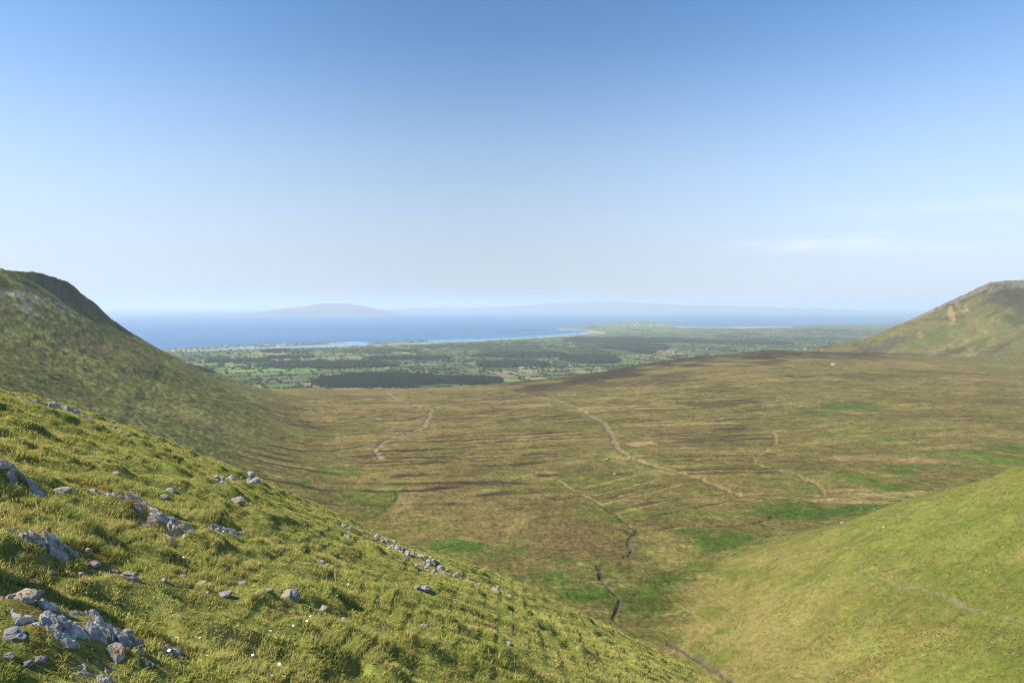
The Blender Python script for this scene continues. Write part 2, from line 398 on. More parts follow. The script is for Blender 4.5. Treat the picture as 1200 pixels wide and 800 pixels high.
# ------------------------------------------------------------------ the country: one sheet, split by landform
TS = np.linspace(-1.15, 1.15, 1500)
YS = np.concatenate((np.geomspace(112, 4000, 860), np.geomspace(4000, 26000, 240)[1:]))
T, Y = np.meshgrid(TS, YS); X = (T * Y).ravel(); Y = Y.ravel()
Z, CL = H(X, Y)
zclose = ss(175, 120, Y); Z = Z - 0.8 * zclose

def C(*c): return np.array(c)
n_big = fbm(X / 420, Y / 420, 4, 0.55, 50); n_mid = fbm(X / 70, Y / 70, 4, 0.6, 51); n_sm = fbm(X / 9, Y / 9, 3, 0.6, 52)
MOOR_OLIVE, MOOR_TAN, MOOR_BROWN, STRAW, PEAT, RUSH, GREEN, HEATH = C(.120, .105, .030), C(.172, .132, .045), C(.102, .072, .031), C(.31, .225, .096), C(.040, .028, .022), C(.055, .100, .014), C(.095, .122, .022), C(.045, .034, .021)
col = np.empty((len(X), 3))
def put(mask, c):
    global col
    m = mask[:, None]; col = col * (1 - m) + m * c
col[:] = MOOR_OLIVE
put(ss(-0.25, 0.35, n_big + 0.5 * n_mid), MOOR_TAN)
put(ss(0.1, 0.5, fbm(X / 160, Y / 60, 4, 0.6, 53)) * 0.45, MOOR_BROWN)
put(ss(0.22, 0.5, fbm(X / 120, Y / 25, 4, 0.6, 54)) * 0.35 * ss(500, 900, Y), STRAW)
put(ss(0.18, 0.5, fbm(X / 90, Y / 70, 4, 0.6, 55)) * 0.55, GREEN)
st, pal_ = drains(X, Y)
BOGST, BOGPAL = np.clip(st, 0, 1), np.clip(pal_, 0, 1)
q = Y - 0.16 * X
put(ss(0.3, 0.6, fbm(X / 120, q / 10, 3, 0.5, 57)) * 0.3 * ss(600, 750, Y) * ss(2400, 2000, Y), STRAW)
put(ss(0.3, 0.55, fbm(X / 200, q / 16, 3, 0.5, 58)) * 0.3 * ss(600, 750, Y) * ss(2400, 2000, Y), MOOR_BROWN)
mot = fbm(X / 7, Y / 9, 4, .65, 157); put(ss(.1, .45, mot) * .4, HEATH); put(ss(.1, .45, -mot) * .4, MOOR_TAN * 1.15)
net = np.abs(fbm(X / 55, Y / 55, 3, .5, 158)); put(ss(.055, .015, net) * .5 * ss(900, 700, Y), STRAW * .8)
net = np.abs(fbm(X / 80, Y / 50, 3, .5, 159)); put(ss(.04, .01, net) * .5 * ss(-.1, .2, n_big), HEATH)
# dark heather towards the lip of the bog
lp = lip(X) - Y
put(ss(700, 200, lp) * ss(-250, 100, X) * ss(-0.3, 0.3, fbm(X / 140, Y / 120, 4, 0.6, 59) + 0.15), HEATH * 1.1)
for i, (u, v, ru, rv, cc, a) in enumerate([
        (640, 625, 90, 40, MOOR_BROWN * 1.15, .55), (560, 610, 60, 30, MOOR_TAN, .6), (780, 640, 60, 25, C(.19, .165, .05), .7),
        (532, 638, 40, 9, RUSH, .95), (575, 645, 45, 7, RUSH, .5), (352, 567, 18, 5, RUSH, .9), (395, 553, 40, 7, RUSH, .7), (430, 598, 16, 7, RUSH, .7), (440, 575, 40, 14, GREEN, .6),
        (835, 640, 30, 16, RUSH, .9), (838, 658, 40, 9, RUSH, .95), (795, 680, 36, 12, RUSH, .85), (765, 705, 40, 14, RUSH, .6), (700, 694, 55, 8, RUSH, .9), (640, 676, 30, 9, RUSH, .6), (745, 712, 50, 12, GREEN * .7, .7),
        (920, 600, 60, 7, RUSH, .9), (975, 600, 45, 6, RUSH, .8), (1020, 594, 55, 4, RUSH, .95), (1070, 585, 30, 3, RUSH, .8), (940, 606, 40, 5, RUSH, .8), (900, 636, 50, 8, RUSH, .5),
        (985, 475, 42, 6, C(.055, .085, .022), .9), (960, 484, 25, 5, C(.055, .085, .022), .6), (1015, 478, 25, 4, C(.055, .085, .022), .7), (1040, 515, 40, 5, RUSH, .5),
        (1128, 571, 28, 3.5, RUSH, .95), (1165, 538, 50, 8, RUSH, .7), (1190, 527, 40, 6, RUSH, .6), (1060, 553, 25, 3, RUSH, .7), (1120, 533, 50, 7, GREEN, .6), (1080, 540, 30, 4, STRAW * .9, .7),
        (1050, 580, 60, 5, STRAW, .6), (990, 585, 45, 5, STRAW * .95, .6), (940, 640, 60, 8, STRAW * .8, .45), (1000, 612, 70, 8, STRAW * .75, .5),
        (548, 566, 62, 2.6, PEAT, .9), (505, 571, 22, 2.2, PEAT, .8), (636, 531, 36, 2.0, PEAT, .8), (500, 537, 38, 1.6, PEAT, .8), (640, 534, 30, 1.2, PEAT, .5), (855, 503, 34, 2.0, PEAT, .7), (840, 512, 60, 5, HEATH, .6), (780, 503, 60, 6, MOOR_BROWN, .6),
        (942, 442, 15, 1.7, PEAT, .95), (925, 441, 8, 1.5, PEAT, .95), (850, 470, 60, 4, HEATH, .6), (1010, 440, 60, 4, HEATH, .5), (1100, 437, 50, 3, HEATH, .5), (880, 480, 30, 2, PEAT, .5), (858, 515, 20, 1.6, PEAT, .5),
        (750, 518, 20, 3, STRAW, .8), (735, 536, 26, 5, STRAW, .5), (785, 553, 40, 4, STRAW, .5), (715, 477, 60, 3, STRAW, .6), (620, 475, 30, 2, STRAW, .5), (476, 585, 14, 12, STRAW * .8, .6), (640, 560, 20, 1.5, STRAW * .8, .6),
        (700, 560, 60, 12, GREEN * .9, .5), (720, 600, 60, 10, GREEN * .9, .45), (800, 600, 60, 8, GREEN, .4), (340, 530, 60, 12, MOOR_OLIVE, .5), (900, 560, 30, 3, RUSH, .7), (950, 572, 20, 3, RUSH, .9), (935, 590, 40, 3, RUSH, .8), (985, 560, 60, 3, GREEN, .6), (1075, 545, 40, 2.5, RUSH, .8), (1058, 552, 16, 3, RUSH, .9), (1100, 540, 60, 2.5, C(.20, .12, .06), .6), (1020, 535, 60, 3, STRAW * .9, .5), (1150, 548, 60, 3, GREEN, .7), (1130, 470, 60, 6, MOOR_BROWN, .5), (1050, 490, 60, 4, MOOR_BROWN, .5), (1170, 425, 40, 3, GREEN, .6), (1080, 500, 60, 3, GREEN, .5), (1000, 508, 50, 3, GREEN * .8, .5), (820, 622, 50, 3, RUSH, .8), (862, 630, 20, 8, RUSH, .9), (775, 690, 30, 8, RUSH, .8), (690, 700, 40, 6, RUSH, .8), (655, 655, 12, 6, RUSH, .7), (600, 635, 20, 3, GREEN, .6), (765, 585, 40, 4, MOOR_BROWN, .5), (680, 640, 60, 16, MOOR_BROWN, .4)]):
    put(blob(X, Y, u, v, ru, rv, 0.55, i) * a, cc)
put(BOGST * 0.85, HEATH * .75); put(BOGPAL * 0.55, STRAW * .85)
# ground of each landform
k1 = CL == 1
lh = C(.102, .112, .035) * np.ones((len(X), 1))
def mixinto(base, mask, c): return base * (1 - mask[:, None]) + mask[:, None] * c
lh = mixinto(lh, ss(-.2, .35, n_mid + .5 * n_sm), C(.148, .147, .046))
lh = mixinto(lh, ss(.05, .45, fbm(X / 30, Y / 45, 4, .6, 61)) * .6, C(.06, .058, .026))
lh = mixinto(lh, ss(.0, .35, fbm(X / 7, Y / 10, 3, .6, 161)) * .4, C(.05, .05, .022))
lh = mixinto(lh, ss(.1, .4, fbm(X / 6, Y / 8, 3, .6, 162)) * .5, C(.19, .18, .055))
lh = mixinto(lh, ss(.2, .5, fbm(X / 110, Y / 150, 4, .6, 62)) * .5, C(.17, .125, .06))
scr = (blob(X, Y, 20, 354, 34, 9, .6, 91) + blob(X, Y, 28, 342, 26, 8, .6, 92) + blob(X, Y, 82, 366, 14, 5, .6, 93) + blob(X, Y, 60, 348, 30, 6, .6, 94) * .5) * ss(0, .35, fbm(X / 16, Y / 26, 4, .6, 63))
scr = np.clip(scr, 0, 1)
lh = mixinto(lh, scr * .75, C(.27, .25, .235))
lh = mixinto(lh, np.clip(blob(X, Y, 20, 335, 45, 5, .7, 95), 0, 1) * .7, C(.22, .20, .05))
_, sL = lefthill0(X, Y, moor0(X, Y))
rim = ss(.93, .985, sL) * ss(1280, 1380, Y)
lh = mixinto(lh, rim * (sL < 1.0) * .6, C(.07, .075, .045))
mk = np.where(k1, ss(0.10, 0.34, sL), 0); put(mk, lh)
k2 = CL == 2
rh = C(.10, .092, .033) * np.ones((len(X), 1))
rh = mixinto(rh, ss(-.1, .4, fbm(X / 200, Y / 200, 4, .6, 64)), C(.145, .128, .043))
rh = mixinto(rh, ss(.0, .3, fbm(X / 150, Y / 330, 5, .6, 65)) * .8, C(.05, .045, .025))
rh = mixinto(rh, ss(.25, .5, fbm((X - Y * .5) / 60, (Y + X) / 300, 4, .6, 66)) * .6, STRAW)
for (u, v, ru, rv, cc, a) in [(1105, 388, 26, 5, GREEN * .9, .8), (1085, 398, 22, 6, GREEN * .9, .8), (1065, 408, 12, 4, GREEN, .7), (1040, 405, 45, 8, C(.06, .052, .034), .8), (1010, 415, 60, 5, HEATH, .8), (1120, 412, 40, 5, HEATH, .6), (1165, 410, 40, 4, HEATH, .6), (1180, 382, 50, 10, GREEN * .9, .4)]:
    rh = mixinto(rh, blob(X, Y, u, v, ru, rv, .6, int(u)) * a, cc)
rh = mixinto(rh, ss(70, 5, righthill0(X, Y) - moor0(X, Y)) * ss(-.3, .2, n_big + .5 * n_mid) * .75, HEATH * 1.1)
rh = mixinto(rh, ss(90, 50, 3300 - Y) * (X > 2270) * .7, C(.17, .155, .12))
put(np.where(k2, 1.0, 0), rh)
k3 = (CL == 3) | (CL == 5)
sp = C(.122, .138, .026) * np.ones((len(X), 1))
sp = mixinto(sp, ss(-.3, .6, n_mid + .3 * n_sm) * .8, C(.160, .165, .036))
brn = ss(.12, .42, fbm(X / 4.0, Y / 4.0, 3, .6, 67)) * ss(-.05, .3, fbm(X / 40, Y / 40, 3, .5, 68) + .12)
tb = np.clip(blob(X, Y, 1050, 735, 120, 55, .9, 96) + blob(X, Y, 1010, 690, 60, 18, .9, 97) + blob(X, Y, 900, 770, 70, 25, .9, 98) * .6, 0, 1)
sp = mixinto(sp, brn * .2, C(.165, .11, .04)); sp = mixinto(sp, ss(-.05, .25, fbm(X / 3.4, Y / 4.2, 3, .65, 167)) * tb * .6, C(.19, .135, .045))
sp = mixinto(sp, ss(.25, .55, fbm((X + Y * .4) / 40, (Y - X * .5) / 5, 3, .5, 69)) * .5, C(.19, .155, .055))
sp = mixinto(sp, ss(.1, .4, fbm(X / 3, Y / 5, 3, .6, 70)) * .28, C(.05, .068, .014))
zs_ = spur0(X, Y) - moor0(X, Y)
k3w = np.where(CL == 5, 1.0, ss(-16, 9, zs_ + 7 * n_mid + 3 * n_sm) * (Y < 1000) * (CL != 1)); put(k3w, sp)
put(k3w * ss(14, 0, zs_) * ss(.0, .4, fbm(X / 30, Y / 14, 4, .6, 71)) * .7, STRAW * .85)
ridge = ss(.12, .0, np.abs(fbm((X + Y * .55) / 120, (Y - X * .6) / 16, 3, .5, 168))); put(k3w * ridge * .35, C(.20, .17, .06))
put(k3w * ss(.55, .36, X / Y) * ss(-.35, .3, n_mid + .6 * n_sm) * .6, C(.215, .165, .06))
for P, w, c1, a in ((STREAM_A, 5, C(.25, .2, .13), .6), (STREAM_B, 7, STRAW * .8, .7), (STREAM_C, 2.0, PEAT * 1.6, .9), (STREAM_D, 1.7, C(.10, .075, .05), .9), (STREAM_D2, 2.0, C(.11, .085, .06), .9), (STREAM_E, 5, STRAW * .8, .7), (STREAM_F, 3, RUSH, .8), (DITCH, 2.2, HEATH, .8)) + tuple((P_, 2.4, HEATH, .8) for P_ in STRIP_D) + tuple((P_, 2.6, STRAW * .85, .75) for P_ in STRIP_P) + tuple((P_, 9, HEATH, .75) for P_ in TERR) + tuple((P_, 5.5, (PEAT * 1.2, HEATH, STRAW * .8)[c_], (.85, .8, .55)[c_]) for P_, c_ in BANDS) + ((GULLY, 5, C(.06, .072, .022), .4), (FOOT, 1.1, C(.17, .17, .085), .7),):
    dd = polydist(X, Y, P); put(ss(w, w * .4, dd + w * .6 * n_sm + w * .5 * n_mid) * a * (CL != 4), c1)
put(ss(3.0, 1.2, polydist(X, Y, STREAM_B)) * .8, C(.06, .05, .035)); put(ss(2.4, 1.0, polydist(X, Y, STREAM_E)) * .6, C(.06, .06, .03))
# coastal farmland: hedged fields, rough ground and woods
k4 = CL == 4
ang = 0.42; fx = X * math.cos(ang) + Y * math.sin(ang) + 30 * fbm(X / 500, Y / 500, 2, .5, 80); fy = -X * math.sin(ang) + Y * math.cos(ang) + 40 * fbm(X / 600, Y / 600, 2, .5, 81)
FW, FD = 170.0, 230.0
row = np.floor(fy / FD); off = (np.sin(row * 12.9898) * 43758.5453) % 1.0
ci = np.floor(fx / FW + off)
h1 = (np.sin(row * 127.1 + ci * 311.7) * 43758.5453) % 1.0; h2 = (np.sin(row * 269.5 + ci * 183.3) * 24634.6345) % 1.0
pal = np.array([(.075, .125, .036), (.105, .165, .045), (.065, .105, .034), (.13, .18, .06), (.085, .105, .042), (.15, .135, .075), (.05, .07, .03), (.042, .056, .027), (.19, .16, .10), (.058, .08, .03)])
pl = pal[(h1 * len(pal)).astype(int)] * (0.85 + 0.3 * h2)[:, None]
ef = np.minimum(np.minimum((fx / FW + off) % 1, 1 - (fx / FW + off) % 1) * FW, np.minimum((fy / FD) % 1, 1 - (fy / FD) % 1) * FD)
rough = ss(-.05, .3, fbm(X / 900, Y / 1300, 4, .55, 82) + .1)
pl = mixinto(pl, rough * .5, C(.07, .09, .036))
pl = mixinto(pl, ss(14, 5, ef) * .8, C(.035, .052, .02))
cu, cv = chart(X, np.maximum(Y, 2500))
sand = np.zeros(len(X))
def band(p, wid):                               # a sandy strip along a line of the chart
    global sand
    b = np.full(len(X), 1e9)
    for (a0, a1), (b0, b1) in zip(p[:-1], p[1:]):
        tt = np.clip(((cu - a0) * (b0 - a0) + (cv - a1) * (b1 - a1)) / ((b0 - a0) ** 2 + (b1 - a1) ** 2), 0, 1)
        b = np.minimum(b, np.hypot((cu - a0 - tt * (b0 - a0)) / 6, cv - a1 - tt * (b1 - a1)))
    sand = np.maximum(sand, ss(wid, wid * .5, b))
band([(503, 402.2), (520, 401.3), (560, 399), (600, 397), (640, 395), (685, 391.6)], 1.3)
band([(655, 386), (675, 386.4), (690, 387.5), (695, 389), (703, 389)], 1.2)
band([(692, 390), (704, 390.5)], 1.6); band([(796, 383), (850, 384), (925, 383)], .9)
band([(310, 405), (325, 405.4), (338, 404.2)], .8); band([(388, 402.6), (404, 401.2)], .7); band([(200, 412), (280, 408), (300, 407.4)], .6)
pl = mixinto(pl, sand * (Y > 5000), C(.30, .26, .19))
dune = poly_mask(SPIT, cu, cv) | poly_mask(ISLE, cu, cv)
pl = mixinto(pl, np.where(dune, .7, 0) * (1 - sand), C(.16, .17, .085))
pl = mixinto(pl, ss(392.5, 389, cv) * ss(640, 680, cu) * ss(830, 790, cu) * (1 - sand) * .6, C(.13, .17, .075))
for (u, v, ru, rv, cc, a) in [(790, 413, 26, 3.5, C(.24, .2, .14), .8), (684, 428.5, 8, 1.2, C(.36, .29, .17), .9), (420, 430, 60, 3, C(.13, .2, .055), .6), (330, 434, 60, 5, C(.15, .23, .06), .75), (285, 438, 40, 3, C(.13, .2, .05), .6), (395, 419, 50, 1.6, C(.22, .19, .14), .6),
                              (430, 428, 30, 1.5, C(.24, .2, .14), .5), (500, 428, 60, 1.6, C(.22, .2, .13), .6), (640, 437, 90, 3, C(.17, .18, .08), .7), (330, 447, 50, 4, C(.13, .12, .065), .7), (600, 443, 40, 3, C(.16, .16, .08), .6), (760, 425, 90, 2.5, C(.13, .19, .06), .6), (860, 416, 70, 2.5, C(.15, .14, .09), .5), (925, 408, 50, 2, C(.16, .15, .1), .5)]:
    pl = mixinto(pl, blob(X, Y, u, v, ru, rv, .5, int(u) % 37, 2600.) * a, cc)
put(np.where(k4, 1.0, 0), pl)
col *= (1 + 0.10 * n_sm + 0.08 * n_mid)[:, None]
col = np.clip(col, .01, .6)

V = np.stack((X, Y, Z), 1); F = grid_faces(len(YS), len(TS)); fc = CL[F[:, 0]]
low = (Z[F].max(1) < SEA - 3); keep = ~(low & (fc == 4))
for ids, nm, m, lab, cat in (((0, 5), 'moor', M_moor, 'olive and tan blanket bog filling the bowl below the hills', 'moor'),
                             ((1,), 'hill', M_lhill, 'dark green flat topped hill with a shaded crag under its rim', 'hill'),
                             ((2,), 'hill', M_moor, 'brown and green hill with a small rocky cap beyond the bog', 'hill'),
                             ((3,), 'spur', M_spur, 'bright green grassy spur with a footpath across it', 'hillside'),
                             ((4,), 'coastal_plain', M_plain, 'patchwork of hedged green fields and woods reaching to the sea', 'farmland')):
    k = keep & np.isin(fc, ids)
    o = mesh_obj(nm, *sub_mesh(V, F[k], col)[:2], m, True, sub_mesh(V, F[k], col)[2])
    tag(o, lab, cat, 'structure')

# ------------------------------------------------------------------ sea, lagoon, far mountains
ths = np.linspace(0, 2 * math.pi, 129)[:-1]; rs = np.concatenate(([0.0], np.geomspace(800, 98000, 40)))
sv = np.array([(r * math.cos(a), r * math.sin(a), SEA) for r in rs for a in ths])
sf = [(i * 128 + j, i * 128 + (j + 1) % 128, (i + 1) * 128 + (j + 1) % 128, (i + 1) * 128 + j) for i in range(len(rs) - 1) for j in range(128)]
tag(mesh_obj('sea', sv, sf, M_sea, True), 'calm blue sea stretching to the hazy horizon', 'sea', 'structure')
def water_poly(name, px, m, dz, lab, cat):
    pts = [at_z(u, v, SEA + dz) for u, v in px]
    me = bpy.data.meshes.new(name); bm = bmesh.new()
    bm.faces.new([bm.verts.new(p) for p in pts]); bmesh.ops.triangulate(bm, faces=bm.faces[:]); bm.to_mesh(me); bm.free()
    me.materials.append(m); o = bpy.data.objects.new(name, me); COL.objects.link(o)
    tag(o, lab, cat, 'structure')
water_poly('lagoon', [(80, 418.5), (200, 415.4), (300, 411.2), (345, 409.4), (440, 406.5), (505, 404), (505, 401), (495, 401.5), (450, 402.5), (432, 401), (420, 400), (405, 400.2), (380, 402.5), (330, 404.5), (300, 406), (250, 408), (200, 411.5), (80, 413.5)], M_lagoon, 0.5, 'pale shallow lagoon between the sandy spit and the fields', 'lagoon')
water_poly('shallows', [(496, 400.8), (520, 402), (560, 399.5), (600, 397.5), (640, 395.5), (690, 391.5), (690, 388), (640, 392.6), (600, 395), (560, 396.6), (525, 397.4), (500, 398.8)], M_shallow, 0.25, 'turquoise shallow water along the long beach', 'sea')
t = NT('far_mountain'); t.base(t.mix(t.rng(t.noise(0.0008, 5), .3, .7, 0, 1), (.07, .08, .045), (.13, .12, .08)), 1.0, 0.0); M_far = t.m
def mountains(px, Yd, depth, lab):
    P = np.array([at_y(u, v, Yd) for u, v in px]); xs = np.linspace(P[0, 0], P[-1, 0], 260); zr = np.interp(xs, P[:, 0], P[:, 2])
    zr = zr + fbm(xs / 1500, xs * 0 + Yd, 4, .5, 85) * 22
    ks = np.linspace(-1, 1, 25); vs = []
    for k in ks:
        prof = max(0.0, 1 - abs(k)) ** 1.2
        vs.append(np.stack((xs, np.full(xs.shape, Yd + k * depth) + fbm(xs / 900, xs * 0 + k * 3, 3, .5, 86) * 500, (SEA - 15) + (zr - SEA + 15) * prof * (1 + .12 * fbm(xs / 1800, xs * 0 + k * 4, 4, .6, 87) * (1 - prof))), 1))
    tag(mesh_obj('mountains', np.concatenate(vs), grid_faces(25, 260), M_far, True), lab, 'mountains', 'structure')
mountains([(280, 372), (300, 366), (322, 363), (345, 360.5), (360, 358.5), (372, 356), (385, 355), (408, 356), (425, 358.5), (440, 361.5), (455, 364), (480, 370)], 35000, 5000, 'faint blue headland mountain across the bay, highest at its middle')
mountains([(420, 368), (450, 363), (480, 361.5), (520, 360), (560, 360.5), (600, 358.5), (640, 355.5), (668, 353.5), (700, 353), (740, 353.5), (770, 356), (800, 357), (850, 358), (900, 359.5), (950, 361), (1000, 363), (1060, 366), (1120, 369)], 50000, 6000, 'very faint long mountain range beyond the sea')

# ------------------------------------------------------------------ haze
bm = bmesh.new(); bmesh.ops.create_cube(bm, size=1.0)
hz_me = bpy.data.meshes.new('haze')
for v_ in bm.verts: v_.co = Vector((v_.co.x * 220000, v_.co.y * 220000, (SEA - 24) if v_.co.z < 0 else 345.0))
bm.to_mesh(hz_me); bm.free()
hz = bpy.data.objects.new('haze', hz_me); COL.objects.link(hz)
tag(hz, 'thin blue summer haze filling the air over land and sea', 'haze', 'stuff')
hm = bpy.data.materials.new('haze_air'); hm.use_nodes = True
hn = hm.node_tree.nodes; hn.remove(hn['Principled BSDF'])
pv = hn.new('ShaderNodeVolumePrincipled'); pv.inputs['Density'].default_value = 4.0e-5; pv.inputs['Color'].default_value = (.785, .89, .98, 1); pv.inputs['Anisotropy'].default_value = 0.1
hm.node_tree.links.new(pv.outputs[0], hn['Material Output'].inputs['Volume'])
hz_me.materials.append(hm)

# ------------------------------------------------------------------ the hillside in front
def g(u, v): return cast(u, v, False, 1.2)
BUMPS = []                                      # (x, y, rx, ry, dz)
def bump_px(u, v, ru, rv, dz):
    c = g(u, v); s = c[1] / FPX; BUMPS.append((c[0], c[1], ru * s, rv * s * 2.2, dz))
def FG(x, y):
    z = FG0(x, y)
    am = ss(2.0, 5.0, y)
    hum = fbm(x / 0.95, y / 1.1, 3, 0.5, 101)
    z = z + am * (0.14 * hum + 0.07 * fbm(x / 0.38, y / 0.42, 2, 0.5, 102) + 0.28 * fbm(x / 4.5, y / 5.5, 3, 0.5, 103))
    z = z + 0.10 * ss(0.25, 0.6, hum) * am
    for bx, by, rx, ry, dz in BUMPS:
        d2 = ((x - bx) / rx) ** 2 + ((y - by) / ry) ** 2
        z = z + dz * np.exp(-d2 * d2 * 0.8)
    return z
# knolls carrying the outcrops, hollows at their lee side
bump_px(62, 752, 62, 34, .13); bump_px(30, 640, 50, 22, .1); bump_px(175, 612, 40, 18, .12); bump_px(258, 614, 20, 14, .16); bump_px(288, 622, 18, 10, -.22); bump_px(15, 572, 32, 14, .12)
bump_px(70, 476, 45, 9, .35); bump_px(425, 612, 22, 8, .3); bump_px(108, 632, 22, 12, .16); bump_px(130, 640, 40, 10, -.15); bump_px(232, 712, 30, 12, -.12)
bump_px(170, 725, 60, 14, -.16); bump_px(60, 690, 60, 10, -.1); bump_px(430, 675, 20, 8, -.2); bump_px(420, 715, 22, 8, -.22)
BUMPS.append((-4.95, 5.3, .5, .40, .85))  # unseen mound left of the view, added to throw the long shadow band
TF = np.linspace(-1.35, 0.95, 1150); YF = np.geomspace(1.2, 140, 800)
T2, Y2 = np.meshgrid(TF, YF); X2 = (T2 * Y2).ravel(); Y2 = Y2.ravel(); Z2 = FG(X2, Y2)
gn = fbm(X2 / 2.3, Y2 / 2.3, 4, .6, 110); gm = fbm(X2 / .5, Y2 / .5, 3, .6, 111)
c2 = C(.15, .165, .04) * np.ones((len(X2), 1))
def mix2(b, m, c): return b * (1 - m[:, None]) + m[:, None] * c
c2 = mix2(c2, ss(-.1, .4, gn + .5 * gm), C(.19, .19, .05))
c2 = mix2(c2, ss(.15, .5, gm) * .6, C(.17, .12, .05))
c2 = mix2(c2, ss(.2, .5, fbm(X2 / .9, Y2 / .9, 3, .6, 112)) * .5, C(.055, .07, .02))
BARE = [(60, 755, 55, 26), (30, 645, 34, 16), (175, 612, 40, 15), (258, 622, 22, 10), (18, 575, 38, 14), (68, 482, 44, 9), (110, 565, 30, 7), (430, 630, 34, 12), (480, 655, 40, 12), (530, 672, 36, 10), (580, 690, 22, 8), (145, 678, 34, 8), (195, 760, 24, 12), (280, 566, 30, 5), (393, 724, 22, 7), (120, 660, 30, 12), (130, 502, 30, 7)]
def bare_at(x, y):
    b = np.zeros(x.shape)
    for u, v, ru, rv in BARE:
        c = BCEN[(u, v)]; s = c[1] / FPX
        b = np.maximum(b, np.exp(-(((x - c[0]) / (ru * s)) ** 2 + ((y - c[1]) / (rv * s * 2.4)) ** 2) * 1.2))
    return b
BCEN = {(u, v): g(u, v) for u, v, _, _ in BARE}
br2 = bare_at(X2, Y2)
c2 = mix2(c2, ss(.3, .7, br2 + .45 * gm) * .6, C(.21, .16, .06))
c2 = mix2(c2, ss(.35, .6, br2 * .6 + .5 * fbm(X2 / .25, Y2 / .25, 3, .6, 113)) * .55, C(.22, .155, .035))
o = mesh_obj('hillside', np.stack((X2, Y2, Z2), 1), grid_faces(len(YF), len(TF)), M_turf, True, np.clip(c2, .01, .5))
tag(o, 'steep sunlit slope of tussocky turf in front with limestone showing through', 'hillside', 'structure')

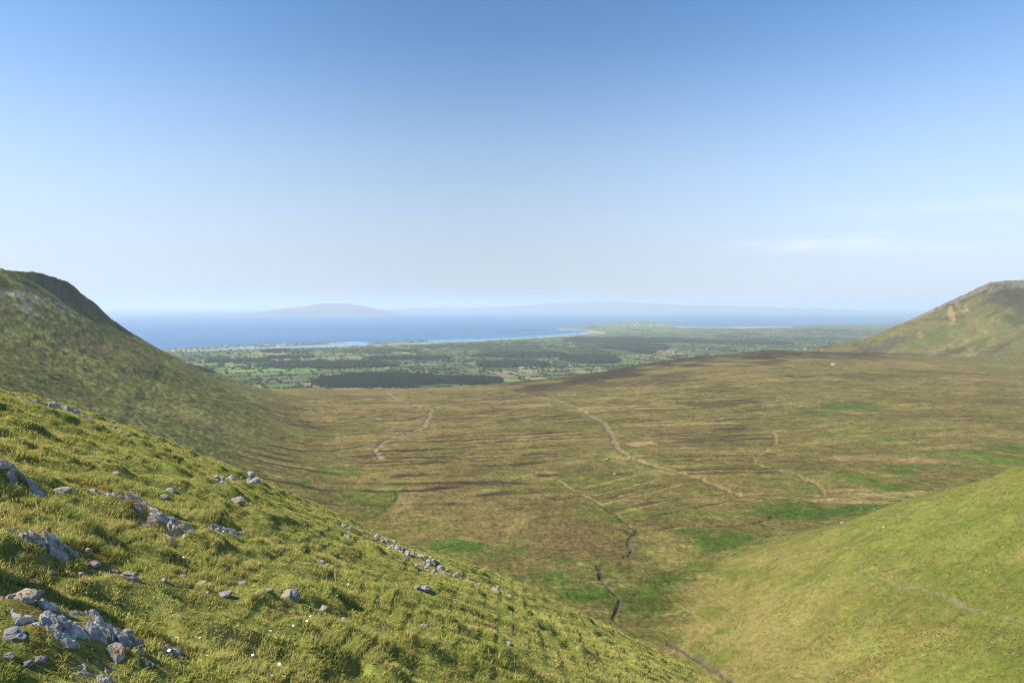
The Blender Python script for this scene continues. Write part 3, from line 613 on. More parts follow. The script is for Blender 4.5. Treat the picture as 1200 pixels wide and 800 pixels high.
# ------------------------------------------------------------------ grass: blades over the slope
def leaf_material(name):
    t = NT(name); c = t.attr()
    d = t.n.new('ShaderNodeBsdfDiffuse'); tr = t.n.new('ShaderNodeBsdfTranslucent'); mx = t.n.new('ShaderNodeMixShader'); mx.inputs[0].default_value = .5
    t.l.new(c, d.inputs[0]); t.l.new(c, tr.inputs[0]); t.l.new(d.outputs[0], mx.inputs[1]); t.l.new(tr.outputs[0], mx.inputs[2]); t.l.new(mx.outputs[0], t.out.inputs[0])
    t.n.remove(t.b); return t.m
M_grass = leaf_material('grass_blades')
def make_grass():
    r = np.random.default_rng(77)
    N0 = 3000000
    yy = np.exp(r.uniform(np.log(2.6), np.log(72), N0)); tt = r.uniform(-1.08, .62, N0)
    # wanted density per square metre against the density of this draw
    pdf = N0 / (1.70 * np.log(72 / 2.6)) / (yy * yy)
    want = 3000 * np.minimum(1, (8.0 / yy) ** 1.45)
    k = r.random(N0) < want / pdf
    yy, tt = yy[k], tt[k]; xx = tt * yy
    u, v = project(xx, yy, FG0(xx, yy)); k = (u > -140) & (u < 1320) & (v < 960); xx, yy = xx[k], yy[k]
    # draw blades together into tufts
    cell = .16 + .012 * yy; cx, cy = np.floor(xx / cell), np.floor(yy / cell)
    hx = (np.sin(cx * 12.98 + cy * 78.23) * 43758.54) % 1; hy = (np.sin(cx * 39.34 + cy * 11.13) * 24634.63) % 1; hs = (np.sin(cx * 7.13 + cy * 51.7) * 9631.7) % 1
    px, py = (cx + .15 + .7 * hx) * cell, (cy + .15 + .7 * hy) * cell
    pull = .55 * r.random(len(xx)) ** .5 * (hs > .25)
    ox, oy = xx, yy
    xx = xx + (px - xx) * pull; yy = yy + (py - yy) * pull
    b = bare_at(xx, yy); lush = fbm(xx / 1.6, yy / 1.6, 3, .55, 120); fine = fbm(xx / .33, yy / .33, 2, .5, 121)
    st = np.zeros(len(xx))
    for (qx, qy, qr) in STONES:
        kk = np.nonzero((np.abs(xx - qx) < qr * 2.2 + .06) & (np.abs(yy - qy) < qr * 2.2 + .06))[0]
        dd = np.hypot(xx[kk] - qx, yy[kk] - qy); st[kk] = np.maximum(st[kk], ss(qr * 2.2 + .06, qr * 1.0, dd))
    b = np.maximum(b * .8, st)
    k = (r.random(len(xx)) > ss(.3, .8, b + .35 * fine) * .3) & (yy > 2.4)
    xx, yy, ox, oy, px, py, hs, lush, fine, b = [a[k] for a in (xx, yy, ox, oy, px, py, hs, lush, fine, b)]
    n = len(xx)
    zz = FG(xx, yy)
    L = (.030 + .045 * ss(-.35, .5, lush) + .05 * hs * ss(-.1, .4, lush)) * (.55 + .9 * r.random(n)) * (1 - .65 * ss(.1, .6, b))
    W = (.0029 + .0026 * r.random(n)) * np.maximum(1, (yy / 6.5) ** .85)
    dry = r.random(n) < (.13 + .25 * ss(.0, .5, fine) + .2 * ss(.2, .6, b))
    stalk = r.random(n) < .007; L[stalk] *= 2.3; W[stalk] *= .6; dry |= stalk
    a = r.uniform(0, 2 * math.pi, n)
    dx, dy = np.cos(a) * .6 + (xx - px) / (.12 + .01 * yy) * .8 + .42, np.sin(a) * .6 + (yy - py) / (.12 + .01 * yy) * .8
    lean = .45 + .75 * r.random(n); lean[stalk] = .2
    nrm = np.hypot(dx, dy) + 1e-6; dx, dy = dx / nrm, dy / nrm
    b2 = r.uniform(0, math.pi, n); wx, wy = np.cos(b2), np.sin(b2)
    P0 = np.stack((xx, yy, zz - .01), 1); Wv = np.stack((wx * W, wy * W, 0 * W), 1)
    M1 = P0 + np.stack((dx * lean * L * .28, dy * lean * L * .28, L * .62), 1)
    M2 = P0 + np.stack((dx * lean * L * .85, dy * lean * L * .85, L * (1.0 - .32 * lean ** 2)), 1)
    verts = np.stack((P0 - Wv, P0 + Wv, M1 - Wv * .75, M1 + Wv * .75, M2), 1).reshape(-1, 3)
    i = np.arange(n)[:, None] * 5
    faces = np.concatenate((i + np.array([[0, 1, 3]]), i + np.array([[0, 3, 2]]), i + np.array([[2, 3, 4]])), 0)
    g1, g2, g3, s1, s2 = C(.32, .36, .07), C(.48, .47, .13), C(.17, .225, .045), C(.58, .46, .21), C(.38, .26, .10)
    cc = g1 + (g2 - g1) * r.random(n)[:, None]
    w3 = ss(-.1, .5, -fbm(xx / 3.2, yy / 3.2, 3, .5, 122) + .3 * r.normal(0, 1, n))[:, None] * .65; cc = cc * (1 - w3) + g3 * w3
    w4 = ss(.0, .5, fbm(xx / 1.1, yy / 1.1, 3, .6, 123))[:, None] * .65; cc = cc * (1 - w4) + C(.50, .45, .145) * w4
    sc_ = (s1 + (s2 - s1) * r.random(n)[:, None]); cc[dry] = sc_[dry]; moss = r.random(n) < ss(.15, .5, b + .4 * fine) * .5; cc[moss] = C(.32, .23, .05) * (.6 + .8 * r.random((n, 1)))[moss]
    cc *= (.72 + .6 * r.random(n))[:, None]
    c5 = np.repeat(cc[:, None, :], 5, 1).reshape(-1, 3)
    o = mesh_obj('grass', verts, faces, M_grass, True, c5)
    tag(o, 'tufted green and straw coloured grass covering the near slope', 'grass', 'stuff')
    print('blades', n)

# ------------------------------------------------------------------ limestone
t = NT('limestone')
n1 = t.noise(6.0, 8, .7); n2 = t.noise(2.2, 6, .65); n3 = t.noise(14.0, 6, .7); n4 = t.noise(3.2, 7, .7)
c = t.mix(t.rng(n1, .35, .68, 0, 1), (.19, .183, .165), (.43, .415, .385))
c = t.mix(t.rng(n3, .56, .66, 0, .75), c, (.60, .59, .57))
c = t.mix(t.rng(n2, .60, .52, 0, 0), c, c)
c = t.mix(t.rng(n3, .45, .33, 0, .85), c, (.10, .097, .085))
geo = t.n.new('ShaderNodeNewGeometry'); sx = t.n.new('ShaderNodeSeparateXYZ'); t.l.new(geo.outputs['Normal'], sx.inputs[0])
up = t.rng(sx.outputs['Z'], .25, .75, 0, 1)
c = t.mix(t.math('MULTIPLY', t.rng(n4, .49, .58, 0, 1), t.math('MULTIPLY', up, .9)), c, (.25, .15, .035))
c = t.mix(t.math('MULTIPLY', t.rng(n2, .58, .66, 0, 1), t.math('MULTIPLY', up, .85)), c, (.11, .115, .035))
t.bump(n1, 0.5, 0.04); M_rock = t.base(c, .95, .1)
t = NT('pale_limestone'); n1 = t.noise(5.0, 7, .7); n3 = t.noise(16.0, 5, .7)
c = t.mix(t.rng(n1, .35, .65, 0, 1), (.22, .217, .21), (.42, .41, .39)); c = t.mix(t.rng(n3, .42, .34, 0, .7), c, (.12, .115, .10)); t.bump(n1, .8, .04); M_pale = t.base(c, .95, .1)

def rock_mesh(seed, sub=4, flat=.6, facets=14, rough=.10):
    r = random.Random(seed); bm = bmesh.new(); bmesh.ops.create_icosphere(bm, subdivisions=sub, radius=1.0)
    planes = []
    for _ in range(facets):
        d = Vector((r.gauss(0, 1), r.gauss(0, 1), r.gauss(0, .8))).normalized(); planes.append((d, r.uniform(.62, .98)))
    off = Vector((r.uniform(-50, 50),) * 3) + Vector((seed * 3.1 % 17, seed * 1.7 % 13, 0))
    for v in bm.verts:
        p = Vector([math.copysign(abs(c_) ** .72, c_) for c_ in v.co])
        for d, o in planes:
            e = p.dot(d) - o
            if e > 0: p -= d * e * .92
        n = mnoise.fractal(p * 1.3 + off, .9, 2.1, 6) * rough * 1.5
        vd = mnoise.voronoi(p * 2.1 + off)[0]; crack = max(0.0, .07 - (vd[1] - vd[0])) * 1.3
        led = (math.sin(p.z * 9 + 2 * mnoise.noise(p * 1.2 + off)) * .035)          # bedding ledges
        p += v.co * (n - crack) + Vector((v.co.x, v.co.y, 0)) * led
        v.co = Vector((p.x, p.y, p.z * flat))
    me = bpy.data.meshes.new('limestone'); bm.to_mesh(me); bm.free()
    me.polygons.foreach_set('use_smooth', np.full(len(me.polygons), False)); me.update()
    return me
def ground_at(x, y):
    return float(FG(np.array([x]), np.array([y]))[0])
STONES = []
def place_rock(u, v, w, h, label, group=None, seed=1, name='limestone_boulder', cat='boulder', mat=None, mesh=None, sub=4, rotz=None, sink=.36, tilt=.0, parent=None, deep=.85):
    """a stone whose middle is seen at the chart spot (u, v), w x h chart pixels large there"""
    c = g(u, v + h * .25); s = math.hypot(c[0], c[1]) / FPX * (c[1] / math.hypot(c[0], c[1])) 
    W = w * s; Hh = max(h * s * .85, W * .25)
    me = mesh or rock_mesh(seed, sub, 1.0)
    o = bpy.data.objects.new(name, me); COL.objects.link(o)
    if not me.materials: me.materials.append(mat or M_rock)
    o.location = (c[0], c[1] + W * .15, ground_at(c[0], c[1]) + Hh * (.5 - sink))
    rr = random.Random(seed * 7 + 3)
    o.rotation_euler = (rr.uniform(-.15, .15), tilt + rr.uniform(-.1, .2), rr.uniform(-.5, .5) if rotz is None else rotz)
    o.scale = (W * .5, W * .5 * deep, Hh * .62)
    STONES.append((c[0], c[1] + W * .15, W * .5))
    if label: tag(o, label, cat, None, group)
    return o
def outcrop(label, u, v, ru, rv, cell, A, seed, lean=.6, cover=.5):
    """bedrock breaking through the turf: tilted plates parted by joints, low on the sunward side and broken off on the other"""
    cell *= .72; ru *= 1.1; rv *= 1.15
    c = g(u, v); s = c[1] / FPX; rx = ru * s; ry = max(rv * s * 2.0, rx * .45); r = np.random.default_rng(seed)
    n = 170; gx, gy = np.meshgrid(np.linspace(-1.2, 1.2, n), np.linspace(-1.2, 1.2, n)); gx, gy = gx.ravel(), gy.ravel()
    x, y = c[0] + gx * rx, c[1] + gy * ry
    wx, wy = x + fbm(x / cell, y / cell, 3, .6, seed) * cell * .35, y + fbm(x / cell, y / cell, 3, .6, seed + 9) * cell * .35
    sx, sy = np.meshgrid(np.arange(-rx * 1.2, rx * 1.2 + cell, cell), np.arange(-ry * 1.2, ry * 1.2 + cell, cell * .8))
    sx = c[0] + sx.ravel() + r.uniform(-.42, .42, sx.size) * cell; sy = c[1] + sy.ravel() + r.uniform(-.42, .42, sy.size) * cell
    D = np.hypot(wx[:, None] - sx[None], wy[:, None] - sy[None]); o2 = np.argpartition(D, 1, 1)[:, :2]; d2 = np.take_along_axis(D, o2, 1)
    sw = d2[:, 0] > d2[:, 1]; i1 = np.where(sw, o2[:, 1], o2[:, 0]); f1 = d2.min(1); f2 = d2.max(1)
    nx, ny = (sx - c[0]) / rx, (sy - c[1]) / ry; rad_k = np.hypot(nx, ny)
    up = r.random(len(sx)) < cover + .25 * (nx > .2)
    hk = np.where(up, r.uniform(.1, 1.0, len(sx)) ** 1.3 * (1 + lean * nx), r.uniform(-.8, -.2, len(sx)))
    hk = hk - 1.3 * ss(.7, 1.1, rad_k)
    tx, ty = r.normal(.12, .2, len(sx)), r.normal(0, .2, len(sx))
    A = A * .4; h = A * hk[i1] + .6 * (tx[i1] * (x - sx[i1]) + ty[i1] * (y - sy[i1])) - .35 * A * ss(.16 * cell, 0, f2 - f1)
    q = fbm(x / (cell * .45), y / (cell * .45), 4, .6, seed + 3); h = h + A * .3 * q + A * .12 * np.floor(q * 5) / 5
    h = h + .012 * fbm(x / .035, y / .035, 2, .5, seed + 5)
    f = grid_faces(n, n); f = f[(h[f] > -.12).any(1)]
    vs = np.stack((x, y, FG(x, y) + h), 1)
    used = np.unique(f); rm = np.zeros(len(vs), int); rm[used] = np.arange(len(used))
    o = mesh_obj('limestone_outcrop', vs[used], rm[f], M_rock, False); tag(o, label, 'outcrop')
    for k in np.nonzero(hk > .05)[0]: STONES.append((sx[k], sy[k], cell * .42))
outcrop('large broken limestone outcrop with orange lichen in the bottom left corner', 84, 750, 74, 36, .15, .14, 1, .8, .45)
outcrop('grey limestone outcrop at the left edge above the long dark shadow', 36, 648, 50, 24, .17, .15, 2, .5, .42)
outcrop('big lichened outcrop of grey blocks in the middle of the slope', 178, 615, 44, 17, .25, .27, 3, .8, .45)
outcrop('dark mossy rock with a deep shaded hollow on its right', 260, 622, 17, 11, .20, .28, 4, .8, .5)
outcrop('orange mossed outcrop cut off by the left picture edge halfway up', 16, 576, 34, 14, .2, .15, 5, .4, .5)
outcrop('uppermost limestone outcrop just under the skyline of the slope', 66, 480, 46, 8, .6, .95, 6, .2, .55)
outcrop('low three-humped row of lichened rock above the big block outcrop', 109, 567, 28, 5, .24, .18, 7, .1, .5)
outcrop('thin grey rock ledge with an orange end below the big block outcrop', 143, 676, 26, 5, .16, .14, 8, .3, .6)
outcrop('half buried dark rock with orange moss near the bottom edge', 197, 764, 15, 7, .10, .10, 9, .7, .6)
outcrop('craggy head of the scree line where it leaves the skyline', 431, 628, 22, 8, .34, .30, 10, .6, .55)
outcrop('pale grey crag halfway down the scree line', 473, 651, 24, 8, .34, .28, 11, .4, .5)
single = [(69, 576, 26, 9, 'low wedge of tan rock lying in grass right of the orange mossed outcrop'), (136, 553, 10, 6, 'dark rounded stone alone in the upper grass'), (152, 570, 11, 6, 'small dark stone just right of the three-humped rock row'),
          (199, 572, 15, 9, 'bright white stone alone on the open grass', 1), (278, 592, 16, 10, 'grey stone above the dark mossy rock'), (190, 579, 14, 6, 'flat brown stone under the bright white stone'),
          (340, 705, 24, 22, 'upright pale grey boulder casting a dark shadow on the middle slope'), (379, 722, 12, 9, 'small grey stone at the end of the upright boulder shadow'), (402, 728, 9, 6, 'small flat stone on bare brown soil below the scree'),
          (237, 679, 20, 10, 'white-sided stone with a dark broken right end'), (150, 684, 20, 9, 'pale mossy stone just below the thin rock ledge'), (103, 650, 10, 9, 'small grey stone right of the left edge outcrop'), (107, 664, 20, 7, 'low pair-like stone between the outcrop and the rock ledge'), (94, 677, 9, 6, 'little blue-grey stone left of the thin rock ledge'),
          (262, 700, 20, 6, 'flat white stone lying level in the turf', 1), (283, 677, 14, 6, 'thin pale slab right of the white-sided stone', 1), (316, 710, 10, 7, 'small pale stone left of the upright boulder'), (302, 702, 10, 6, 'little grey stone two steps left of the upright boulder'), (279, 697, 6, 5, 'tiny grey pebble beside the flat white stone'), (192, 684, 9, 6, 'tiny grey stone right of the pale mossy stone'), (213, 673, 10, 5, 'low pale stone left of the white-sided stone'), (262, 683, 8, 5, 'little dark stone right of the white-sided stone'),
          (497, 692, 15, 8, 'pale stone with orange right edge below the scree line', 1), (489, 690, 9, 6, 'tan stone touching the orange-edged pale stone'), (497, 738, 11, 6, 'lone white stone on the lower grass', 1), (480, 707, 8, 4, 'small flat stone under the orange-edged pale stone'), (513, 722, 10, 4, 'long flat stone near the lone white stone'), (580, 687, 9, 7, 'last grey stone at the low end of the scree line'), (597, 759, 9, 6, 'small white stone near the bottom edge in the middle', 1), (711, 747, 5, 4, 'small white stone close to the lower right skyline', 1),
          (28, 737, 36, 16, 'flat pale slab in orange moss at the left edge bottom'), (12, 763, 30, 13, 'smooth white stone half cut by the left picture edge', 1), (46, 779, 16, 13, 'rounded white stone with a dark right side near the bottom left', 1), (32, 781, 13, 10, 'white stone touching the rounded one in the bottom left', 1), (9, 776, 14, 7, 'low white stone under the smooth one at the left edge', 1), (38, 799, 12, 8, 'pale stone on the bottom edge of the frame'), (148, 753, 16, 14, 'blue-grey stone right of the corner outcrop in shadow')]
for i, q in enumerate(single):
    place_rock(*q[:4], q[4], None, 200 + i, 'stone' if q[2] < 14 else 'limestone_boulder', 'stone', mat=M_pale if len(q) > 5 else M_rock, sub=4 if q[2] > 12 else 3)
protos = [rock_mesh(400 + i, 3, 1.0, 12) for i in range(7)]
for i, m in enumerate(protos): m.materials.append(M_pale if i % 2 else M_rock)
def scatter(line, n, spread, size, label, group, seed):
    r = random.Random(seed); P = np.array(line, float); seg = np.cumsum([0] + [np.hypot(*(P[i + 1] - P[i])) for i in range(len(P) - 1)])
    for k in range(n):
        d = r.random() * seg[-1]; u = np.interp(d, seg, P[:, 0]) + r.gauss(0, spread[0]); v = np.interp(d, seg, P[:, 1]) + r.gauss(0, spread[1])
        w = min(size[1], size[0] + r.expovariate(1 / ((size[1] - size[0]) * .3)))
        place_rock(u, v, w, w * r.uniform(.45, .8), label, group, r.randrange(9999), 'stone', 'stone', mesh=protos[r.randrange(7)], rotz=r.uniform(0, 6.28), sink=.12)
scatter([(388, 614), (410, 622), (445, 638), (475, 652), (500, 664), (525, 672)], 130, (5, 4), (2.4, 9), 'small pale stone in the scree line running down the slope', 'stones of the scree line', 1)
scatter([(525, 672), (545, 680), (565, 684), (600, 700)], 40, (5, 3), (2.5, 8), 'small stone in the thin lower end of the scree line', 'stones at the low end of the scree', 2)
scatter([(250, 566), (275, 563), (304, 569)], 44, (4, 2.5), (3.5, 11), 'pale stone in the heap of rubble near the skyline', 'stones of the rubble heap', 3)
scatter([(312, 571), (324, 575), (345, 580)], 12, (4, 2), (3, 8), 'grey stone in the sparse trail right of the rubble heap', 'stones of the trail', 4)
scatter([(105, 492), (125, 498), (148, 508)], 26, (5, 2.5), (3, 8), 'dark grey stone trailing below the uppermost outcrop', 'stones below the top outcrop', 5)
scatter([(115, 520), (150, 523), (175, 527)], 9, (6, 2), (3, 7), 'small stone in the thin band under the top stone trail', 'stones of the second band', 6)
for k, (u, v, w, h) in enumerate([(367, 657, 9, 5), (377, 660, 9, 8), (383, 663, 10, 8), (388, 668, 8, 7)]):
    place_rock(u, v, w, h, ['leftmost small stone of the short row of four', 'second stone of the short row of four', 'third and largest stone of the short row of four', 'lowest stone of the short row of four'][k], 'short row of four stones', 700 + k, 'stone', 'stone', mesh=protos[1 + 2 * (k % 3)])
scatter([(20, 700), (200, 690), (420, 700), (560, 745), (700, 780)], 46, (60, 22), (2.2, 5), 'tiny pale stone scattered in the turf of the slope', 'tiny scattered stones', 8)

make_grass()

# daisies in the near turf
t = NT('daisy_petals'); t.base((.8, .8, .78), .7, .1); M_petal = t.m
t = NT('daisy_eye'); t.base((.7, .5, .05), .7, .1); M_eye = t.m
bm = bmesh.new()
for k in range(12):
    a = k * math.pi / 6; p0 = bm.verts.new((.004 * math.cos(a - .2), .004 * math.sin(a - .2), .0)); p1 = bm.verts.new((.016 * math.cos(a - .2), .016 * math.sin(a - .2), .002)); p2 = bm.verts.new((.016 * math.cos(a + .2), .016 * math.sin(a + .2), .002)); p3 = bm.verts.new((.004 * math.cos(a + .2), .004 * math.sin(a + .2), 0))
    bm.faces.new((p0, p1, p2, p3))
n0 = len(bm.faces)
bmesh.ops.create_icosphere(bm, subdivisions=1, radius=.005)
res = bmesh.ops.create_cone(bm, segments=5, radius1=.0015, radius2=.0012, depth=.07, cap_ends=False); bmesh.ops.translate(bm, verts=res['verts'], vec=(0, 0, -.035))
bm.faces.ensure_lookup_table()
for i, f_ in enumerate(bm.faces): f_.material_index = 0 if i < n0 else 1
dm = bpy.data.meshes.new('daisy'); bm.to_mesh(dm); bm.free(); dm.materials.append(M_petal); dm.materials.append(M_eye)
r = random.Random(9)
for (u, v) in [(207, 746), (229, 747), (234, 749), (295, 718), (296, 769), (317, 752), (270, 766), (271, 773), (243, 785), (395, 706), (401, 707), (454, 707), (318, 796), (332, 797), (309, 792), (322, 757), (360, 754), (364, 750), (410, 737), (311, 780), (420, 650), (408, 690), (262, 640), (215, 655)] + [(r.uniform(150, 500), r.uniform(680, 795)) for _ in range(16)]:
    c = g(u, v); o = bpy.data.objects.new('daisy', dm); COL.objects.link(o)
    o.location = (c[0], c[1], ground_at(c[0], c[1]) + .085); o.rotation_euler = (r.uniform(.2, .7), r.uniform(-.3, .3), r.uniform(0, 6)); s_ = r.uniform(.65, 1.1); o.scale = (s_, s_, s_)
    tag(o, 'tiny white daisy standing in the turf of the near slope', 'daisy', None, 'daisies in the turf')

# ------------------------------------------------------------------ stones, wall, water on the valley floor and spur
def H1(x, y):
    z, _ = H(np.array([x]), np.array([y])); return float(z[0])
def far_boulder(u, v, w, h, label, seed, group=None, mat=None):
    c = cast(u, v, False, 115.); s = c[1] / FPX; W = w * s * .72; Hh = max(h * s * .72, W * .45)
    o = bpy.data.objects.new('boulder', protos[seed % 7] if mat is None else rock_mesh(seed, 3, 1.0, 12)); COL.objects.link(o)
    if not o.data.materials: o.data.materials.append(mat)
    o.location = (c[0], c[1], H1(c[0], c[1]) + Hh * .25); o.scale = (W * .5, W * .42, Hh * .55); o.rotation_euler = (0, 0, seed * 1.3)
    tag(o, label, 'boulder', None, group)
for i, (u, v, w, h, lab) in enumerate([(986.5, 613, 5.5, 3.5, 'large grey boulder at the foot of the spur, farthest left of the scatter'), (1036, 618, 6, 2.5, 'long flat white boulder below the scattered stones'), (1025, 607.5, 3.5, 3, 'white boulder in the middle of the scatter under the green strip'),
                                  (1067, 608.5, 4, 2.5, 'pale boulder near the crest of the spur, right of the scatter'), (1024.5, 596, 3, 2, 'white boulder on the edge of the dark green strip'), (992, 625, 3.2, 2.2, 'dark sided boulder below the large grey one'), (983.5, 627, 3, 2.4, 'small white boulder below the large grey one'),
                                  (1073, 582, 3, 2.2, 'white boulder at the right end of the dark green strip'), (1163, 618, 3.4, 2.4, 'lone white boulder high on the green spur'), (1116, 643, 3.2, 2.6, 'white boulder above the footpath on the spur'), (1083, 664, 2.8, 2.4, 'white boulder just above the footpath where it bends'), (1156, 670, 4.6, 2.8, 'flat pale boulder on the right of the spur above the path'),
                                  (1181, 706, 3.2, 2.2, 'grey boulder beside the footpath near the right edge'), (977, 678, 3, 3.4, 'upright pale boulder at the left end of the footpath'), (972, 675, 5, 1.6, 'low pale slab by the upright boulder'), (1153, 748, 2.8, 2.2, 'small pale boulder below the footpath on the lower spur'), (1172, 763, 2.4, 2, 'small pale boulder near the lower right corner'), (996, 745, 2.4, 2, 'small pale boulder in the tussocks left of the spur'), (1075, 762, 2.4, 2, 'small pale boulder among brown tussocks at the bottom'),
                                  (711, 538, 7, 4, 'grey blue rock standing alone on the bog left of the stream'), (720, 555, 7, 2, 'flat pair-like grey rock on the strip below the lone bog rock'), (465, 508, 3, 2, 'blue grey rock beside the pale stream bed'), (1137, 671, 4, 2.5, 'brown sided rock on the spur slope')]):
    far_boulder(u, v, w, h, lab, i)
far_boulder(736.7, 534.6, 3.2, 2.6, 'bright white boulder on the bank of the central stream', 901, None, M_pale)
for i, (u, v) in enumerate([(1009, 596), (1014, 604.5), (1023, 603.5), (1031, 603.5), (1044, 600), (1054, 606), (1059, 613), (1063, 608.5), (1095, 573), (1109, 573), (1117, 573), (1128, 572.5), (1140, 572), (1149, 571), (1014, 607), (1079, 600), (1040, 603), (1090, 589), (975, 640), (962, 650), (1003, 630)]):
    far_boulder(u, v, 2.3, 1.8, 'small pale boulder strewn at the foot of the spur', i + 40, 'boulders strewn at the spur foot')
# tumbled wall
bm = bmesh.new(); r = random.Random(4)
W_ = cast_line([(888, 618), (893, 628), (899, 636), (905, 643), (911, 650), (920, 657), (926, 662), (932, 667)], 8, 0)
for (x, y) in W_:
    for q in range(2):
        px_, py_ = x + r.gauss(0, .7), y + r.gauss(0, .9); s_ = r.uniform(.15, .42)
        res = bmesh.ops.create_icosphere(bm, subdivisions=1, radius=s_)
        zz_ = H1(px_, py_) + .1
        for v_ in res['verts']:
            k_ = 1 + .3 * mnoise.noise(v_.co * 3 + Vector((px_, py_, 0))); v_.co = Vector((v_.co.x * k_ * 1.2 + px_, v_.co.y * k_ + py_, v_.co.z * k_ * .7 + zz_))
me = bpy.data.meshes.new('ruined_wall'); bm.to_mesh(me); bm.free(); me.materials.append(M_rock); o = bpy.data.objects.new('ruined_wall', me); COL.objects.link(o)
tag(o, 'tumbled line of pale wall stones climbing from the ditch up the spur', 'wall')

def ribbon(name, P, w, mat, dz, lab, cat, jit=.25):
    P = np.asarray(P); d = np.gradient(P, axis=0); d /= np.linalg.norm(d, axis=1)[:, None] + 1e-9; nrm = np.stack((-d[:, 1], d[:, 0]), 1)
    r = np.random.default_rng(len(P)); ww = w * (1 + jit * r.normal(0, 1, len(P)))[:, None]
    n = len(P); vs = []
    for k in np.linspace(-1, 1, 5): 
        q = P + nrm * ww * k; z, _ = H(q[:, 0], q[:, 1]); vs.append(np.stack((q[:, 0], q[:, 1], z + dz), 1))
    o = mesh_obj(name, np.concatenate(vs), grid_faces(5, n), mat, True); tag(o, lab, cat, 'structure')
t = NT('stream_gravel'); t.base(t.mix(t.rng(t.noise(.5, 5), .4, .6, 0, 1), (.10, .085, .06), (.26, .225, .17)), .9, .2); M_grav = t.m
t = NT('peaty_water'); t.base(t.mix(t.rng(t.noise(.4, 4), .4, .6, 0, 1), (.03, .025, .02), (.10, .085, .07)), .4, .4); M_peatw = t.m
t = NT('worn_path'); t.base(t.mix(t.rng(t.noise(.8, 5), .4, .6, 0, 1), (.12, .125, .055), (.19, .185, .10)), .95, .05); M_path = t.m
def dense(P, st):
    P = np.asarray(P); s = np.concatenate(([0], np.cumsum(np.hypot(*np.diff(P, axis=0).T)))); q = np.arange(0, s[-1], st)
    return np.stack((np.interp(q, s, P[:, 0]), np.interp(q, s, P[:, 1])), 1)
ribbon('stream', dense(STREAM_A[6:], 5), 1.0, M_grav, .35, 'pale gravel stream bed winding down the bog on the left', 'stream')
ribbon('stream', dense(STREAM_B[4:34], 5), .9, M_grav, .35, 'long stream curving through the middle of the bog', 'stream')
ribbon('stream', dense(STREAM_C[:50], 2), .5, M_peatw, .15, 'dark peaty stream meandering across the near valley floor', 'stream')
ribbon('stream', dense(STREAM_D, 1), .28, M_peatw, .15, 'dark stream cutting dropping out of sight behind the near slope', 'stream')
ribbon('stream', dense(STREAM_D2, 1), .28, M_peatw, .15, 'stream cutting with bare brown banks at the foot of the spur', 'stream')
ribbon('footpath', dense(FOOT, 1), .22, M_path, .12, 'thin pale footpath crossing the green spur', 'footpath', .35)
ribbon('track', dense(TRACK, 8), 2.6, M_path, .5, 'pale track crossing the bog below the far right hill', 'track', .1)

# ------------------------------------------------------------------ tussocks and heather on the hillsides and bog
def clumps(name, tmin, tmax, ymin, ymax, n, ok, wid, hgt, cols, seed, lab):
    r = np.random.default_rng(seed); y = np.exp(r.uniform(np.log(ymin), np.log(ymax), n)); x = r.uniform(tmin, tmax, n) * y
    z, c = H(x, y); k = ok(x, y, c) & (r.random(n) < .25 + .75 * ss(-.15, .3, fbm(x / 14, y / 14, 3, .6, seed))); x, y, z = x[k], y[k], z[k]; n = len(x)
    sc_ = .4 + r.random(n) ** 2 * 1.2; W, Hh = wid * sc_, hgt * sc_ * r.uniform(.7, 1.3, n)
    vs, m = [], 6
    a0 = r.uniform(0, 6.28, n)
    for q in range(m):                          # leaning blades fanned round a common root
        a = a0 + q * 6.28 / m; dx, dy = np.cos(a), np.sin(a)
        for (rr, ss_, hh) in ((.05, -.55, -.1), (.05, .55, -.1), (.9 , .15, 1.0)):
            j = r.uniform(.7, 1.2, n)
            vs.append(np.stack((x + W * .5 * (dx * rr * j - dy * ss_), y + W * .5 * (dy * rr * j + dx * ss_), z + Hh * hh * j), 1))
    v = np.stack(vs, 1).reshape(-1, 3); f = np.arange(len(v)).reshape(-1, 3)
    cc = np.array(cols)[r.integers(0, len(cols), n)] * r.uniform(.7, 1.25, (n, 1))
    o = mesh_obj(name, v, f, M_cover, False, np.repeat(cc, m * 3, 0)); tag(o, lab, 'ground cover', 'stuff'); print(name, n)
M_cover = leaf_material('ground_cover')
clumps('tussocks', .02, 1.0, 180, 640, 230000, lambda x, y, c: (c == 3) | (c == 5), .65, .24, [(.24, .25, .055), (.30, .23, .085), (.19, .22, .04), (.26, .25, .065), (.34, .25, .10)], 301, 'tan and green grass tussocks dotted over the spur')
clumps('heather', -1.0, -.25, 500, 2300, 45000, lambda x, y, c: c == 1, 2.2, .55, [(.10, .10, .035), (.13, .13, .04), (.17, .16, .05), (.10, .085, .04)], 302, 'dark heather and rushes speckling the flat topped hill')
clumps('rushes', -.55, .9, 420, 1900, 90000, lambda x, y, c: c == 0, 1.2, .3, [(.12, .10, .04), (.14, .14, .04), (.26, .2, .085), (.17, .15, .05)], 303, 'rushes and heather clumps on the blanket bog')

